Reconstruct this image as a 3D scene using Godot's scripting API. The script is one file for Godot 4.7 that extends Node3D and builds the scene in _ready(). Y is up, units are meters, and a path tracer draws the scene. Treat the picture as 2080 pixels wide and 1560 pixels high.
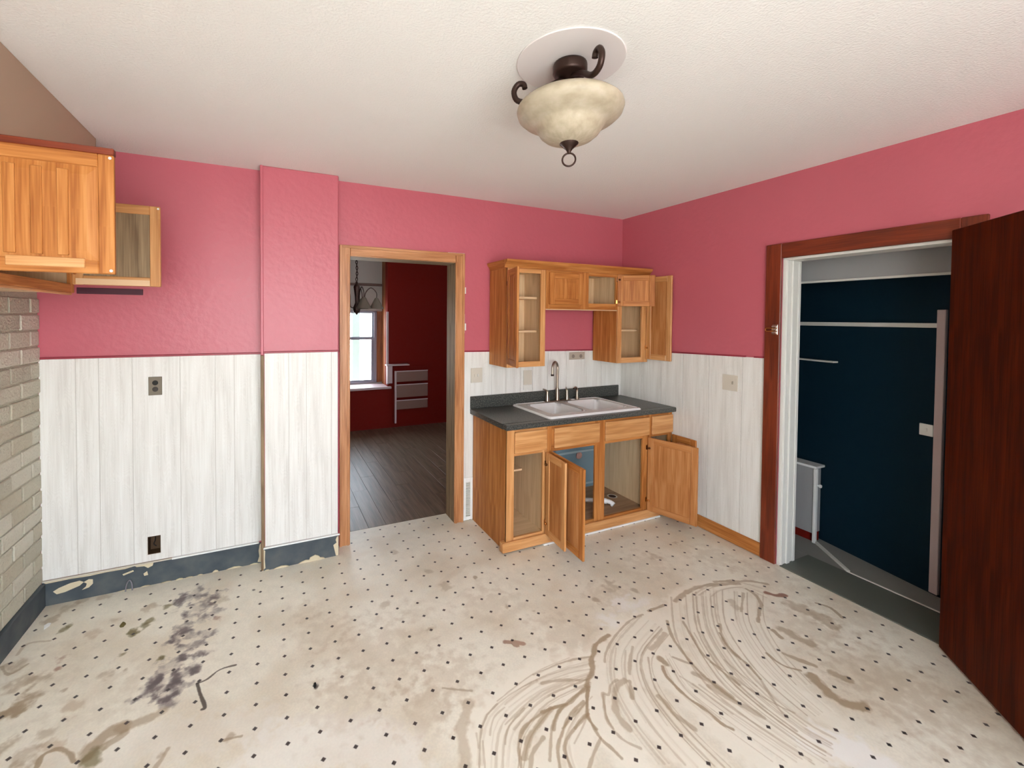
extends Node3D
# An empty old kitchen: x runs along the back wall (0 = right wall), y up, z from the back wall towards the camera.

const CEIL := 2.80
const SKEW := 0.0234   # the right half of the back wall runs slightly out of square
var M := {}
var rng := RandomNumberGenerator.new()
var skew_xf := Transform3D(Basis(Vector3.UP, SKEW), Vector3(-1.9, 0, 0))   # local x starts at the right door jamb

func _ready() -> void:
	rng.seed = 7
	# ---- camera
	var cam := Camera3D.new()
	cam.name = "camera"
	var right := Vector3(0.9118087, 0.0069096, 0.4105572)
	var down := Vector3(-0.0030915, -0.9997145, 0.0236910)
	var ahead := Vector3(0.4106037, -0.0228709, -0.9115270)
	add_child(cam)
	cam.transform = Transform3D(Basis(right, -down, -ahead).orthonormalized(), Vector3(-3.338, 1.7658, 3.4276))
	var f := 881.957
	var near := 0.05
	cam.set_frustum(1560.0 * near / f, Vector2((1040.0 - 948.9) / f * near, -(780.0 - 666.37) / f * near), near, 60.0)
	cam.current = true
	# ---- sky and exposure
	var env := Environment.new()
	env.background_mode = Environment.BG_SKY
	var sm := ProceduralSkyMaterial.new()
	sm.sky_top_color = Color(0.88, 0.94, 1.0)
	sm.sky_horizon_color = Color(0.97, 0.985, 1.0)
	sm.ground_bottom_color = Color(0.95, 0.955, 0.94)
	sm.ground_horizon_color = Color(0.97, 0.98, 0.97)
	sm.sky_energy_multiplier = 1.0
	var sky := Sky.new()
	sky.sky_material = sm
	env.sky = sky
	env.background_energy_multiplier = 14.6
	env.ambient_light_source = Environment.AMBIENT_SOURCE_SKY
	env.tonemap_mode = Environment.TONE_MAPPER_LINEAR
	env.tonemap_exposure = 1.0
	env.sdfgi_enabled = true
	env.ssao_enabled = true
	env.ssil_enabled = true
	var we := WorldEnvironment.new()
	we.name = "environment"
	we.environment = env
	add_child(we)
	make_materials()
	build_shell()
	build_left_side()
	build_base_cabinets()
	build_sink()
	build_upper_cabinets()
	build_ceiling_light()
	build_closet()
	build_dining_room()
	build_small_things()

# ------------------------------------------------------------------ helpers
func begin() -> SurfaceTool:
	var st := SurfaceTool.new()
	st.begin(Mesh.PRIMITIVE_TRIANGLES)
	return st

func obj(called: String, st: SurfaceTool, m: Material, parent: Node = self) -> MeshInstance3D:
	var o := MeshInstance3D.new()
	o.name = called
	st.index()
	o.mesh = st.commit()
	o.material_override = null
	o.mesh.surface_set_material(0, m)
	parent.add_child(o, true)
	return o

var used := {}
func numbered(called: String) -> String:
	var n: int = used.get(called, 0)
	used[called] = n + 1
	return called if n == 0 else "%s_%03d" % [called, n]

func tag(o: Node, label: String, category: String, group := "", kind := "") -> Node:
	o.set_meta("label", label)
	o.set_meta("category", category)
	if group: o.set_meta("group", group)
	if kind: o.set_meta("kind", kind)
	return o

func thing(called: String, label: String, category: String, at := Vector3.ZERO, turn := 0.0, group := "", kind := "") -> Node3D:
	var o := Node3D.new()
	o.name = numbered(called)
	add_child(o, true)
	o.position = at
	o.rotation.y = turn
	tag(o, label, category, group, kind)
	return o

func node(called: String, parent: Node, at := Vector3.ZERO, turn := 0.0) -> Node3D:
	var o := Node3D.new()
	o.name = called
	parent.add_child(o, true)
	o.position = at
	o.rotation.y = turn
	return o

func tri(st: SurfaceTool, a: Vector3, b: Vector3, c: Vector3, n: Vector3, ua := Vector2.ZERO, ub := Vector2.ZERO, uc := Vector2.ZERO, na = null, nb = null, nc = null) -> void:
	if (b - a).cross(c - a).dot(n) > 0.0:
		var t := b; b = c; c = t
		var tu := ub; ub = uc; uc = tu
		var tn = nb; nb = nc; nc = tn
	st.set_normal(n if na == null else na); st.set_uv(ua); st.add_vertex(a)
	st.set_normal(n if nb == null else nb); st.set_uv(ub); st.add_vertex(b)
	st.set_normal(n if nc == null else nc); st.set_uv(uc); st.add_vertex(c)

func quad(st: SurfaceTool, a: Vector3, b: Vector3, c: Vector3, d: Vector3, n: Vector3, ua := Vector2.ZERO, ub := Vector2(1, 0), uc := Vector2(1, 1), ud := Vector2(0, 1)) -> void:
	tri(st, a, b, c, n, ua, ub, uc)
	tri(st, a, c, d, n, ua, uc, ud)

func map_uv(p: Vector3, axis: int, grain: int, off: Vector2) -> Vector2:
	var u := 0.0
	var v := 0.0
	if axis != grain:
		v = p[grain]
		u = p[3 - axis - grain]
	else:
		u = p[(axis + 1) % 3]
		v = p[(axis + 2) % 3]
	return Vector2(u, v) + off

# A box with chamfered edges; «grain» is the axis the wood grain follows.
func box(st: SurfaceTool, lo: Vector3, hi: Vector3, c := 0.0015, grain := 1, off := Vector2.ZERO, xf := Transform3D.IDENTITY) -> void:
	var mid := (lo + hi) / 2.0
	var h := (hi - lo) / 2.0
	c = minf(c, minf(h.x, minf(h.y, h.z)) * 0.45)
	var p := func(axis: int, s: Vector3) -> Vector3:
		var q := Vector3(s.x * (h.x - c), s.y * (h.y - c), s.z * (h.z - c))
		q[axis] = s[axis] * h[axis]
		return mid + q
	for a in 3:
		var b := (a + 1) % 3
		var d := (a + 2) % 3
		for s in [-1.0, 1.0]:
			var q := []
			for k in [[-1, -1], [1, -1], [1, 1], [-1, 1]]:
				var sv := Vector3.ZERO
				sv[a] = s; sv[b] = k[0]; sv[d] = k[1]
				q.append(p.call(a, sv))
			var n := Vector3.ZERO
			n[a] = s
			quad(st, xf * q[0], xf * q[1], xf * q[2], xf * q[3], xf.basis * n, map_uv(q[0], a, grain, off), map_uv(q[1], a, grain, off), map_uv(q[2], a, grain, off), map_uv(q[3], a, grain, off))
	if c <= 0.0:
		return
	for k in 3:
		var a := (k + 1) % 3
		var b := (k + 2) % 3
		for sa in [-1.0, 1.0]:
			for sb in [-1.0, 1.0]:
				var s0 := Vector3.ZERO
				s0[a] = sa; s0[b] = sb; s0[k] = -1.0
				var s1 := s0
				s1[k] = 1.0
				var n := Vector3.ZERO
				n[a] = sa; n[b] = sb
				var q0: Vector3 = p.call(a, s0)
				var q1: Vector3 = p.call(a, s1)
				var q2: Vector3 = p.call(b, s1)
				var q3: Vector3 = p.call(b, s0)
				quad(st, xf * q0, xf * q1, xf * q2, xf * q3, (xf.basis * n).normalized(), map_uv(q0, a, grain, off), map_uv(q1, a, grain, off), map_uv(q2, a, grain, off), map_uv(q3, a, grain, off))
	for sx in [-1.0, 1.0]:
		for sy in [-1.0, 1.0]:
			for sz in [-1.0, 1.0]:
				var s := Vector3(sx, sy, sz)
				var q0: Vector3 = p.call(0, s)
				var q1: Vector3 = p.call(1, s)
				var q2: Vector3 = p.call(2, s)
				tri(st, xf * q0, xf * q1, xf * q2, (xf.basis * s).normalized(), map_uv(q0, 0, grain, off), map_uv(q1, 0, grain, off), map_uv(q2, 0, grain, off))

func one_box(called: String, lo: Vector3, hi: Vector3, m: Material, parent: Node = self, c := 0.0015, grain := 1, off := Vector2.ZERO, xf := Transform3D.IDENTITY) -> MeshInstance3D:
	var st := begin()
	box(st, lo, hi, c, grain, off, xf)
	return obj(called, st, m, parent)

# Extrudes a polygon: axis 0 takes (z, y), axis 1 takes (x, z), axis 2 takes (x, y).
func prism(st: SurfaceTool, pts: PackedVector2Array, axis: int, lo: float, hi: float, off := Vector2.ZERO, xf := Transform3D.IDENTITY) -> void:
	var at := func(p: Vector2, d: float) -> Vector3:
		return Vector3(d, p.y, p.x) if axis == 0 else Vector3(p.x, d, p.y) if axis == 1 else Vector3(p.x, p.y, d)
	var idx := Geometry2D.triangulate_polygon(pts)
	var n := Vector3.ZERO
	for e in [[lo, -1.0], [hi, 1.0]]:
		n = Vector3.ZERO
		n[axis] = e[1]
		for i in range(0, idx.size(), 3):
			tri(st, xf * at.call(pts[idx[i]], e[0]), xf * at.call(pts[idx[i + 1]], e[0]), xf * at.call(pts[idx[i + 2]], e[0]), xf.basis * n, pts[idx[i]] + off, pts[idx[i + 1]] + off, pts[idx[i + 2]] + off)
	var turn := 1.0 if not Geometry2D.is_polygon_clockwise(pts) else -1.0
	var run := 0.0
	for i in pts.size():
		var a := pts[i]
		var b := pts[(i + 1) % pts.size()]
		var e := (b - a).normalized()
		var out2 := Vector2(e.y, -e.x) * turn
		var n3: Vector3 = at.call(out2, 0.0)
		var l := a.distance_to(b)
		quad(st, xf * at.call(a, lo), xf * at.call(b, lo), xf * at.call(b, hi), xf * at.call(a, hi), xf.basis * n3, Vector2(run, lo) + off, Vector2(run + l, lo) + off, Vector2(run + l, hi) + off, Vector2(run, hi) + off)
		run += l

# Turns a profile of (radius, height) round the y axis.
func lathe(st: SurfaceTool, prof: Array, segs: int, at := Vector3.ZERO, xf := Transform3D.IDENTITY) -> void:
	var n := prof.size()
	var nr := []
	for i in n:
		var a: Vector2 = prof[maxi(i - 1, 0)]
		var b: Vector2 = prof[mini(i + 1, n - 1)]
		var t := (b - a).normalized()
		nr.append(Vector2(-t.y, t.x))   # profiles run downwards on the outside
	var run := 0.0
	for i in n - 1:
		var a: Vector2 = prof[i]
		var b: Vector2 = prof[i + 1]
		var l := a.distance_to(b)
		if l < 1e-6: continue
		for k in segs:
			var t0 := TAU * k / segs
			var t1 := TAU * (k + 1) / segs
			var d0 := Vector3(cos(t0), 0, sin(t0))
			var d1 := Vector3(cos(t1), 0, sin(t1))
			var p := [d0 * a.x + Vector3(0, a.y, 0), d1 * a.x + Vector3(0, a.y, 0), d1 * b.x + Vector3(0, b.y, 0), d0 * b.x + Vector3(0, b.y, 0)]
			var nn := [d0 * nr[i].x + Vector3(0, nr[i].y, 0), d1 * nr[i].x + Vector3(0, nr[i].y, 0), d1 * nr[i + 1].x + Vector3(0, nr[i + 1].y, 0), d0 * nr[i + 1].x + Vector3(0, nr[i + 1].y, 0)]
			var uv := [Vector2(t0, run), Vector2(t1, run), Vector2(t1, run + l), Vector2(t0, run + l)]
			for q in [[0, 1, 2], [0, 2, 3]]:
				var A: Vector3 = p[q[0]]; var B: Vector3 = p[q[1]]; var C: Vector3 = p[q[2]]
				if (B - A).cross(C - A).length() < 1e-12: continue
				tri(st, xf * (A + at), xf * (B + at), xf * (C + at), xf.basis * (nn[q[0]] + nn[q[1]] + nn[q[2]]), uv[q[0]], uv[q[1]], uv[q[2]], xf.basis * nn[q[0]], xf.basis * nn[q[1]], xf.basis * nn[q[2]])
		run += l

# A round bar along a path; radii may be one number or one for each point.
func tube(st: SurfaceTool, path: Array, radii, sides := 10, closed := false, xf := Transform3D.IDENTITY) -> void:
	var n := path.size()
	var rings := []
	var norms := []
	var last := Vector3.ZERO
	for i in n:
		var a: Vector3 = path[(i - 1 + n) % n] if closed else path[maxi(i - 1, 0)]
		var b: Vector3 = path[(i + 1) % n] if closed else path[mini(i + 1, n - 1)]
		var t := (b - a).normalized()
		var u := last - t * last.dot(t)
		if u.length() < 0.01:
			u = t.cross(Vector3.UP if absf(t.y) < 0.9 else Vector3.RIGHT)
		u = u.normalized()
		last = u
		var w := t.cross(u)
		var r: float = radii[i] if radii is Array else radii
		var ring := []
		var nn := []
		for k in sides:
			var d := u * cos(TAU * k / sides) + w * sin(TAU * k / sides)
			ring.append(path[i] + d * r)
			nn.append(d)
		rings.append(ring)
		norms.append(nn)
	for i in (n if closed else n - 1):
		var j := (i + 1) % n
		for k in sides:
			var l := (k + 1) % sides
			for q in [[[i, k], [i, l], [j, l]], [[i, k], [j, l], [j, k]]]:
				var v := []
				var m := []
				for e in q:
					v.append(rings[e[0]][e[1]])
					m.append(norms[e[0]][e[1]])
				tri(st, xf * v[0], xf * v[1], xf * v[2], xf.basis * (m[0] + m[1] + m[2]), Vector2(k, i), Vector2(k + 1, i), Vector2(k, i + 1), xf.basis * m[0], xf.basis * m[1], xf.basis * m[2])
	if not closed:
		for e in [[0, -1.0], [n - 1, 1.0]]:
			var i: int = e[0]
			var t: Vector3 = (path[1] - path[0]) if i == 0 else (path[n - 1] - path[n - 2])
			for k in range(1, sides - 1):
				tri(st, xf * rings[i][0], xf * rings[i][k], xf * rings[i][k + 1], xf.basis * (t * e[1]).normalized())

func smooth_path(pts: Array, per := 6) -> Array:
	var out := []
	var n := pts.size()
	for i in n - 1:
		var p0: Vector3 = pts[maxi(i - 1, 0)]
		var p3: Vector3 = pts[mini(i + 2, n - 1)]
		for k in per:
			out.append((pts[i] as Vector3).cubic_interpolate(pts[i + 1], p0, p3, float(k) / per))
	out.append(pts[n - 1])
	return out

func ring_path(c: Vector3, r: float, u: Vector3, v: Vector3, n := 28) -> Array:
	var out := []
	for k in n:
		out.append(c + u * r * cos(TAU * k / n) + v * r * sin(TAU * k / n))
	return out

# Skin over rings of equal length (each a closed loop); shade smooth.
func loft(rings: Array, m: Material, called: String, parent: Node, outward := 1.0, cap := true) -> MeshInstance3D:
	var st := begin()
	st.set_smooth_group(0)
	var n: int = rings[0].size()
	var c := Vector3.ZERO
	for r in rings:
		for p in r: c += p
	c /= float(rings.size() * n)
	for i in rings.size() - 1:
		for k in n:
			var l := (k + 1) % n
			for q in [[rings[i][k], rings[i][l], rings[i + 1][l]], [rings[i][k], rings[i + 1][l], rings[i + 1][k]]]:
				add_plain(st, q, (((q[0] + q[1] + q[2]) / 3.0) - c) * outward)
	if cap:
		var last: Array = rings[-1]
		for k in range(1, n - 1):
			var mid := Vector3.ZERO
			for p in last: mid += p
			add_plain(st, [last[0], last[k], last[k + 1]], (mid / n - c) * outward)
	st.generate_normals()
	return obj(called, st, m, parent)

func add_plain(st: SurfaceTool, q: Array, want: Vector3) -> void:
	var a: Vector3 = q[0]; var b: Vector3 = q[1]; var c: Vector3 = q[2]
	if (b - a).cross(c - a).dot(want) > 0.0:
		var t := b; b = c; c = t
	for p in [a, b, c]:
		st.set_uv(Vector2(p.x, p.z))
		st.add_vertex(p)

func rrect(cx: float, cz: float, hw: float, hd: float, r: float, y: float, per := 5) -> Array:
	var out := []
	for q in [[1, 1, 0.0], [-1, 1, PI / 2], [-1, -1, PI], [1, -1, PI * 1.5]]:
		for k in per:
			var t: float = q[2] + PI / 2 * k / (per - 1)
			out.append(Vector3(cx + q[0] * (hw - r) + cos(t) * r, y, cz + q[1] * (hd - r) + sin(t) * r))
	return out

# ------------------------------------------------------------------ materials
func mat(c: Color, rough := 0.6, metal := 0.0, spec := 0.5) -> StandardMaterial3D:
	var m := StandardMaterial3D.new()
	m.albedo_color = c
	m.roughness = rough
	m.metallic = metal
	m.metallic_specular = spec
	return m

func plain_noise(w: int, h: int, seed_: int, freq: float, oct: int) -> PackedByteArray:
	var fn := FastNoiseLite.new()
	fn.seed = seed_
	fn.noise_type = FastNoiseLite.TYPE_SIMPLEX_SMOOTH
	fn.frequency = freq
	fn.fractal_octaves = oct
	var im := fn.get_image(w, h)
	im.convert(Image.FORMAT_L8)
	return im.get_data()

func noise_bytes(w: int, h: int, seed_: int, freq: float, oct := 4, sx := 1, sy := 1) -> PackedByteArray:
	var fn := FastNoiseLite.new()
	fn.seed = seed_
	fn.noise_type = FastNoiseLite.TYPE_SIMPLEX_SMOOTH
	fn.frequency = freq
	fn.fractal_octaves = oct
	var im := fn.get_seamless_image(w / sx, h / sy)
	im.convert(Image.FORMAT_L8)
	if sx > 1 or sy > 1:
		im.resize(w, h, Image.INTERPOLATE_CUBIC)
	return im.get_data()

# Wood: stretched noise and fine streaks along v, coloured from dark over mid to light; «rings» draws cathedral lines.
func wood(seed_: int, dark: Color, mid: Color, light: Color, rings := 0.0, w := 256, h := 1024) -> ImageTexture:
	var a := noise_bytes(w, h, seed_, 0.02, 3, 1, 16)
	var b := noise_bytes(w, h, seed_ + 1, 0.12, 2, 1, 32)
	var c := noise_bytes(w, h, seed_ + 2, 0.012, 2, 1, 4)
	var data := PackedByteArray()
	data.resize(w * h * 3)
	for i in w * h:
		var t := a[i] / 255.0 * 0.6 + b[i] / 255.0 * 0.4
		if rings > 0.0:
			var q := c[i] / 255.0 * 22.0
			var saw := absf(q - floorf(q) - 0.5) * 2.0
			t = lerpf(t, saw, rings)
		t = clampf((t - 0.5) * 1.6 + 0.5, 0.0, 1.0)
		var col := dark.lerp(mid, t * 2.0) if t < 0.5 else mid.lerp(light, t * 2.0 - 1.0)
		data[i * 3] = int(col.r * 255.0)
		data[i * 3 + 1] = int(col.g * 255.0)
		data[i * 3 + 2] = int(col.b * 255.0)
	return ImageTexture.create_from_image(Image.create_from_data(w, h, false, Image.FORMAT_RGB8, data))

func mottled(seed_: int, freq: float, cols: Array, w := 512, contrast := 1.6) -> ImageTexture:
	var a := noise_bytes(w, w, seed_, freq, 5)
	var data := PackedByteArray()
	data.resize(w * w * 3)
	for i in w * w:
		var t := clampf((a[i] / 255.0 - 0.5) * contrast + 0.5, 0.0, 0.999) * (cols.size() - 1)
		var k := int(t)
		var col: Color = (cols[k] as Color).lerp(cols[k + 1], t - k)
		data[i * 3] = int(col.r * 255.0)
		data[i * 3 + 1] = int(col.g * 255.0)
		data[i * 3 + 2] = int(col.b * 255.0)
	return ImageTexture.create_from_image(Image.create_from_data(w, w, false, Image.FORMAT_RGB8, data))

func grey_noise(seed_: int, freq: float, w := 512, oct := 4) -> ImageTexture:
	return ImageTexture.create_from_image(Image.create_from_data(w, w, false, Image.FORMAT_L8, noise_bytes(w, w, seed_, freq, oct)))

func rgb(r: int, g: int, b: int) -> Color:
	return Color(r / 255.0, g / 255.0, b / 255.0)

func wood_mat(tex: ImageTexture, rough: float, across := 0.30, along := 1.1) -> StandardMaterial3D:
	var m := mat(Color.WHITE, rough)
	m.albedo_texture = tex
	m.uv1_scale = Vector3(1.0 / across, 1.0 / along, 1)
	return m

func relief(m: StandardMaterial3D, tex: ImageTexture, cm: float, per_metre: float) -> void:
	m.heightmap_enabled = true
	m.heightmap_texture = tex
	m.heightmap_scale = cm
	m.uv1_triplanar = true
	m.uv1_world_triplanar = true
	m.uv1_scale = Vector3.ONE * per_metre

func make_materials() -> void:
	var bumpy := grey_noise(31, 0.03, 512, 5)
	var fine := grey_noise(32, 0.09, 512, 3)
	M.pink = mat(rgb(193, 98, 111), 0.38)
	relief(M.pink, bumpy, 0.12, 1.1)
	M.rail = mat(rgb(150, 48, 64), 0.4)
	M.ceiling = mat(rgb(240, 238, 235), 0.85)
	relief(M.ceiling, fine, 0.13, 1.6)
	M.plaster = mat(rgb(214, 208, 200), 0.85)
	M.medallion = mat(rgb(232, 224, 222), 0.7)
	M.soffit = mat(rgb(182, 158, 136), 0.7)
	M.board = wood_mat(wood(11, rgb(214, 211, 205), rgb(228, 226, 221), rgb(236, 235, 231), 0.15), 0.42, 0.42, 1.5)
	M.groove = mat(rgb(204, 200, 193), 0.8)
	M.oak = wood_mat(wood(21, rgb(156, 92, 42), rgb(184, 118, 60), rgb(202, 138, 78)), 0.5)
	M.oak.metallic_specular = 0.35
	M.oak_back = wood_mat(wood(22, rgb(166, 104, 56), rgb(188, 126, 74), rgb(200, 142, 92)), 0.5)
	M.oak_back.metallic_specular = 0.35
	M.oak_light = wood_mat(wood(23, rgb(186, 126, 72), rgb(206, 148, 92), rgb(220, 166, 112)), 0.4)
	M.casing = wood_mat(wood(24, rgb(164, 106, 64), rgb(190, 132, 86), rgb(208, 152, 108)), 0.4)
	M.jamb = wood_mat(wood(25, rgb(116, 92, 66), rgb(142, 118, 88), rgb(160, 134, 102)), 0.6)
	M.maple = wood_mat(wood(26, rgb(206, 172, 132), rgb(218, 186, 146), rgb(226, 196, 158)), 0.5)
	M.shelf_edge = mat(rgb(226, 190, 150), 0.5)
	M.cab_floor = wood_mat(wood(27, rgb(138, 104, 76), rgb(160, 124, 92), rgb(172, 138, 106)), 0.6)
	M.mahogany = wood_mat(wood(28, rgb(58, 18, 4), rgb(78, 26, 6), rgb(92, 34, 8)), 0.6)
	M.mahogany.metallic_specular = 0.2
	M.red_casing = wood_mat(wood(29, rgb(86, 30, 12), rgb(112, 42, 18), rgb(132, 54, 26)), 0.4)
	M.counter = mat(Color.WHITE, 0.35)
	M.counter.albedo_texture = mottled(41, 0.06, [rgb(44, 46, 46), rgb(62, 64, 62), rgb(76, 78, 74), rgb(96, 96, 90)], 512, 2.0)
	M.counter.uv1_triplanar = true
	M.counter.uv1_scale = Vector3.ONE * 2.2
	M.white_enamel = mat(rgb(232, 230, 228), 0.18)
	M.sink_grey = mat(rgb(214, 210, 204), 0.22)
	M.blue_grey = mat(rgb(120, 146, 158), 0.4)
	M.nickel = mat(rgb(170, 156, 142), 0.28, 1.0)
	M.brass = mat(rgb(190, 130, 70), 0.3, 1.0)
	M.dark_brass = mat(rgb(96, 58, 30), 0.4, 0.8)
	M.chrome = mat(rgb(226, 222, 218), 0.15, 1.0)
	M.bronze = mat(rgb(58, 40, 34), 0.38, 0.6)
	M.glass_shade = mat(Color.WHITE, 0.45)
	M.glass_shade.albedo_texture = mottled(51, 0.02, [rgb(166, 152, 130), rgb(178, 165, 143), rgb(188, 176, 157)], 256, 1.2)
	M.glass_shade.uv1_scale = Vector3(0.5, 4, 1)
	M.glass_shade.backlight_enabled = true
	M.glass_shade.backlight = Color(0.12, 0.11, 0.09)
	M.white_paint = mat(rgb(222, 220, 214), 0.45)
	M.white_bright = mat(rgb(240, 240, 238), 0.4)
	M.off_white = mat(rgb(206, 198, 184), 0.5)
	M.slate = mat(Color.WHITE, 0.6)
	M.slate.albedo_texture = mottled(61, 0.02, [rgb(58, 68, 76), rgb(72, 80, 86), rgb(86, 92, 94)], 256, 1.4)
	M.slate.uv1_triplanar = true
	M.slate.uv1_world_triplanar = true
	M.torn = mat(rgb(214, 200, 170), 0.9)
	M.navy = mat(rgb(12, 38, 52), 0.6, 0.0, 0.25)
	M.grey = mat(rgb(160, 160, 161), 0.6)
	M.threshold = mat(rgb(92, 96, 88), 0.6)
	M.closet_floor = mat(rgb(140, 140, 134), 0.7)
	M.dark = mat(rgb(22, 20, 18), 0.7)
	M.plate_bronze = mat(rgb(112, 102, 88), 0.45, 0.3)
	M.dark_red = mat(rgb(112, 22, 14), 0.7, 0.0, 0.25)
	M.bay_wood = wood_mat(wood(30, rgb(112, 56, 18), rgb(138, 74, 28), rgb(158, 92, 40)), 0.45)
	M.dining_wall = mat(rgb(178, 174, 168), 0.8)
	M.lilac_white = mat(rgb(196, 176, 176), 0.5)
	M.radiator = mat(rgb(128, 96, 84), 0.6)
	M.floor_plank = wood_mat(wood(33, rgb(90, 74, 58), rgb(112, 94, 76), rgb(130, 112, 94)), 0.4, 0.3, 1.3)
	M.pvc = mat(rgb(238, 238, 236), 0.3)
	M.pane = mat(Color(0.92, 0.97, 0.95, 0.08), 0.02)
	M.pane.transparency = BaseMaterial3D.TRANSPARENCY_ALPHA
	M.brick = []
	for k in 4:
		var m := mat([rgb(196, 192, 174), rgb(184, 180, 162), rgb(206, 202, 186), rgb(190, 184, 164)][k], 0.8)
		relief(m, bumpy, 0.5, 3.0)
		M.brick.append(m)
	M.mortar = mat(rgb(184, 179, 160), 0.9)
	relief(M.mortar, bumpy, 0.4, 4.0)
	M.floor = mat(Color.WHITE, 0.42)
	M.floor.albedo_texture = vinyl()
	M.floor_far = mat(rgb(205, 196, 180), 0.45)

# ------------------------------------------------------------------ the vinyl floor: printed lozenges, mop swirls, grime and a painted shadow
const FX0 := -4.70
const FZ0 := -0.26
const FW := 2048
const FH := 1380
const TEXEL := 4.75 / 2048.0
var px := PackedFloat32Array()
var wob := PackedByteArray()
var cov := PackedFloat32Array()
var streak := PackedByteArray()
var INK := {}

func stroke(pts: Array, rad: float, ink: String, alpha: float) -> void:
	var col: Color = INK[ink]
	var line: Array[Vector2] = []
	var n := pts.size() / 2
	for i in n - 1:
		var q := []
		for k in [maxi(i - 1, 0), i, i + 1, mini(i + 2, n - 1)]:
			q.append(Vector2(pts[k * 2], pts[k * 2 + 1]))
		for k in 4:
			line.append((q[1] as Vector2).cubic_interpolate(q[2], q[0], q[3], k / 4.0))
	line.append(Vector2(pts[n * 2 - 2], pts[n * 2 - 1]))
	if line.size() == 1:
		line.append(line[0])
	var touched := PackedInt32Array()
	var blob := n == 1
	var reach := rad * (1.6 if blob else 1.35)
	for i in line.size() - 1:
		var a := line[i]
		var ab := line[i + 1] - a
		var l2 := maxf(ab.length_squared(), 1e-9)
		var x0 := clampi(int((minf(a.x, a.x + ab.x) - reach - FX0) / TEXEL), 0, FW - 1)
		var x1 := clampi(int((maxf(a.x, a.x + ab.x) + reach - FX0) / TEXEL), 0, FW - 1)
		var y0 := clampi(int((minf(a.y, a.y + ab.y) - reach - FZ0) / TEXEL), 0, FH - 1)
		var y1 := clampi(int((maxf(a.y, a.y + ab.y) + reach - FZ0) / TEXEL), 0, FH - 1)
		for y in range(y0, y1 + 1):
			for x in range(x0, x1 + 1):
				var p := Vector2(FX0 + x * TEXEL, FZ0 + y * TEXEL) - a
				var d := (p - ab * clampf(p.dot(ab) / l2, 0.0, 1.0)).length() / rad
				var j := y * FW + x
				d += (wob[j] / 255.0 - 0.5) * (1.7 if blob else 0.9)
				var w := clampf((1.0 - d) * (1.6 if blob else 2.2), 0.0, 1.0)
				if w > cov[j]:
					if cov[j] == 0.0: touched.append(j)
					cov[j] = w
	for j in touched:
		var w := cov[j] * alpha
		if ink == "p": w *= clampf((streak[j] / 255.0 - 0.2) * 2.4, 0.25, 1.0)
		cov[j] = 0.0
		px[j * 3] = lerpf(px[j * 3], col.r, w)
		px[j * 3 + 1] = lerpf(px[j * 3 + 1], col.g, w)
		px[j * 3 + 2] = lerpf(px[j * 3 + 2], col.b, w)

# Mop streaks spread between two traced sweeps.
func fan(a: Array, b: Array, n: int, w: float, alpha: float) -> void:
	var g := RandomNumberGenerator.new()
	g.seed = n * 17 + int(float(a[0]) * -100.0)
	for i in n * 2:
		var t := (i + g.randf()) / (n * 2.0)
		var pts := []
		var bend := g.randf_range(-0.012, 0.012)
		for k in a.size():
			pts.append(lerpf(a[k], b[k], t) + bend)
		var cut := g.randi() % 4
		if cut == 1 and pts.size() > 6: pts = pts.slice(2)
		if cut == 2 and pts.size() > 6: pts = pts.slice(0, pts.size() - 2)
		if i % 2 == 0:
			stroke(pts, w * g.randf_range(1.0, 2.6), "c", alpha * g.randf_range(0.5, 1.2))
		else:
			stroke(pts, w * g.randf_range(0.4, 1.0), "b", alpha * g.randf_range(0.25, 0.95))

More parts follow.
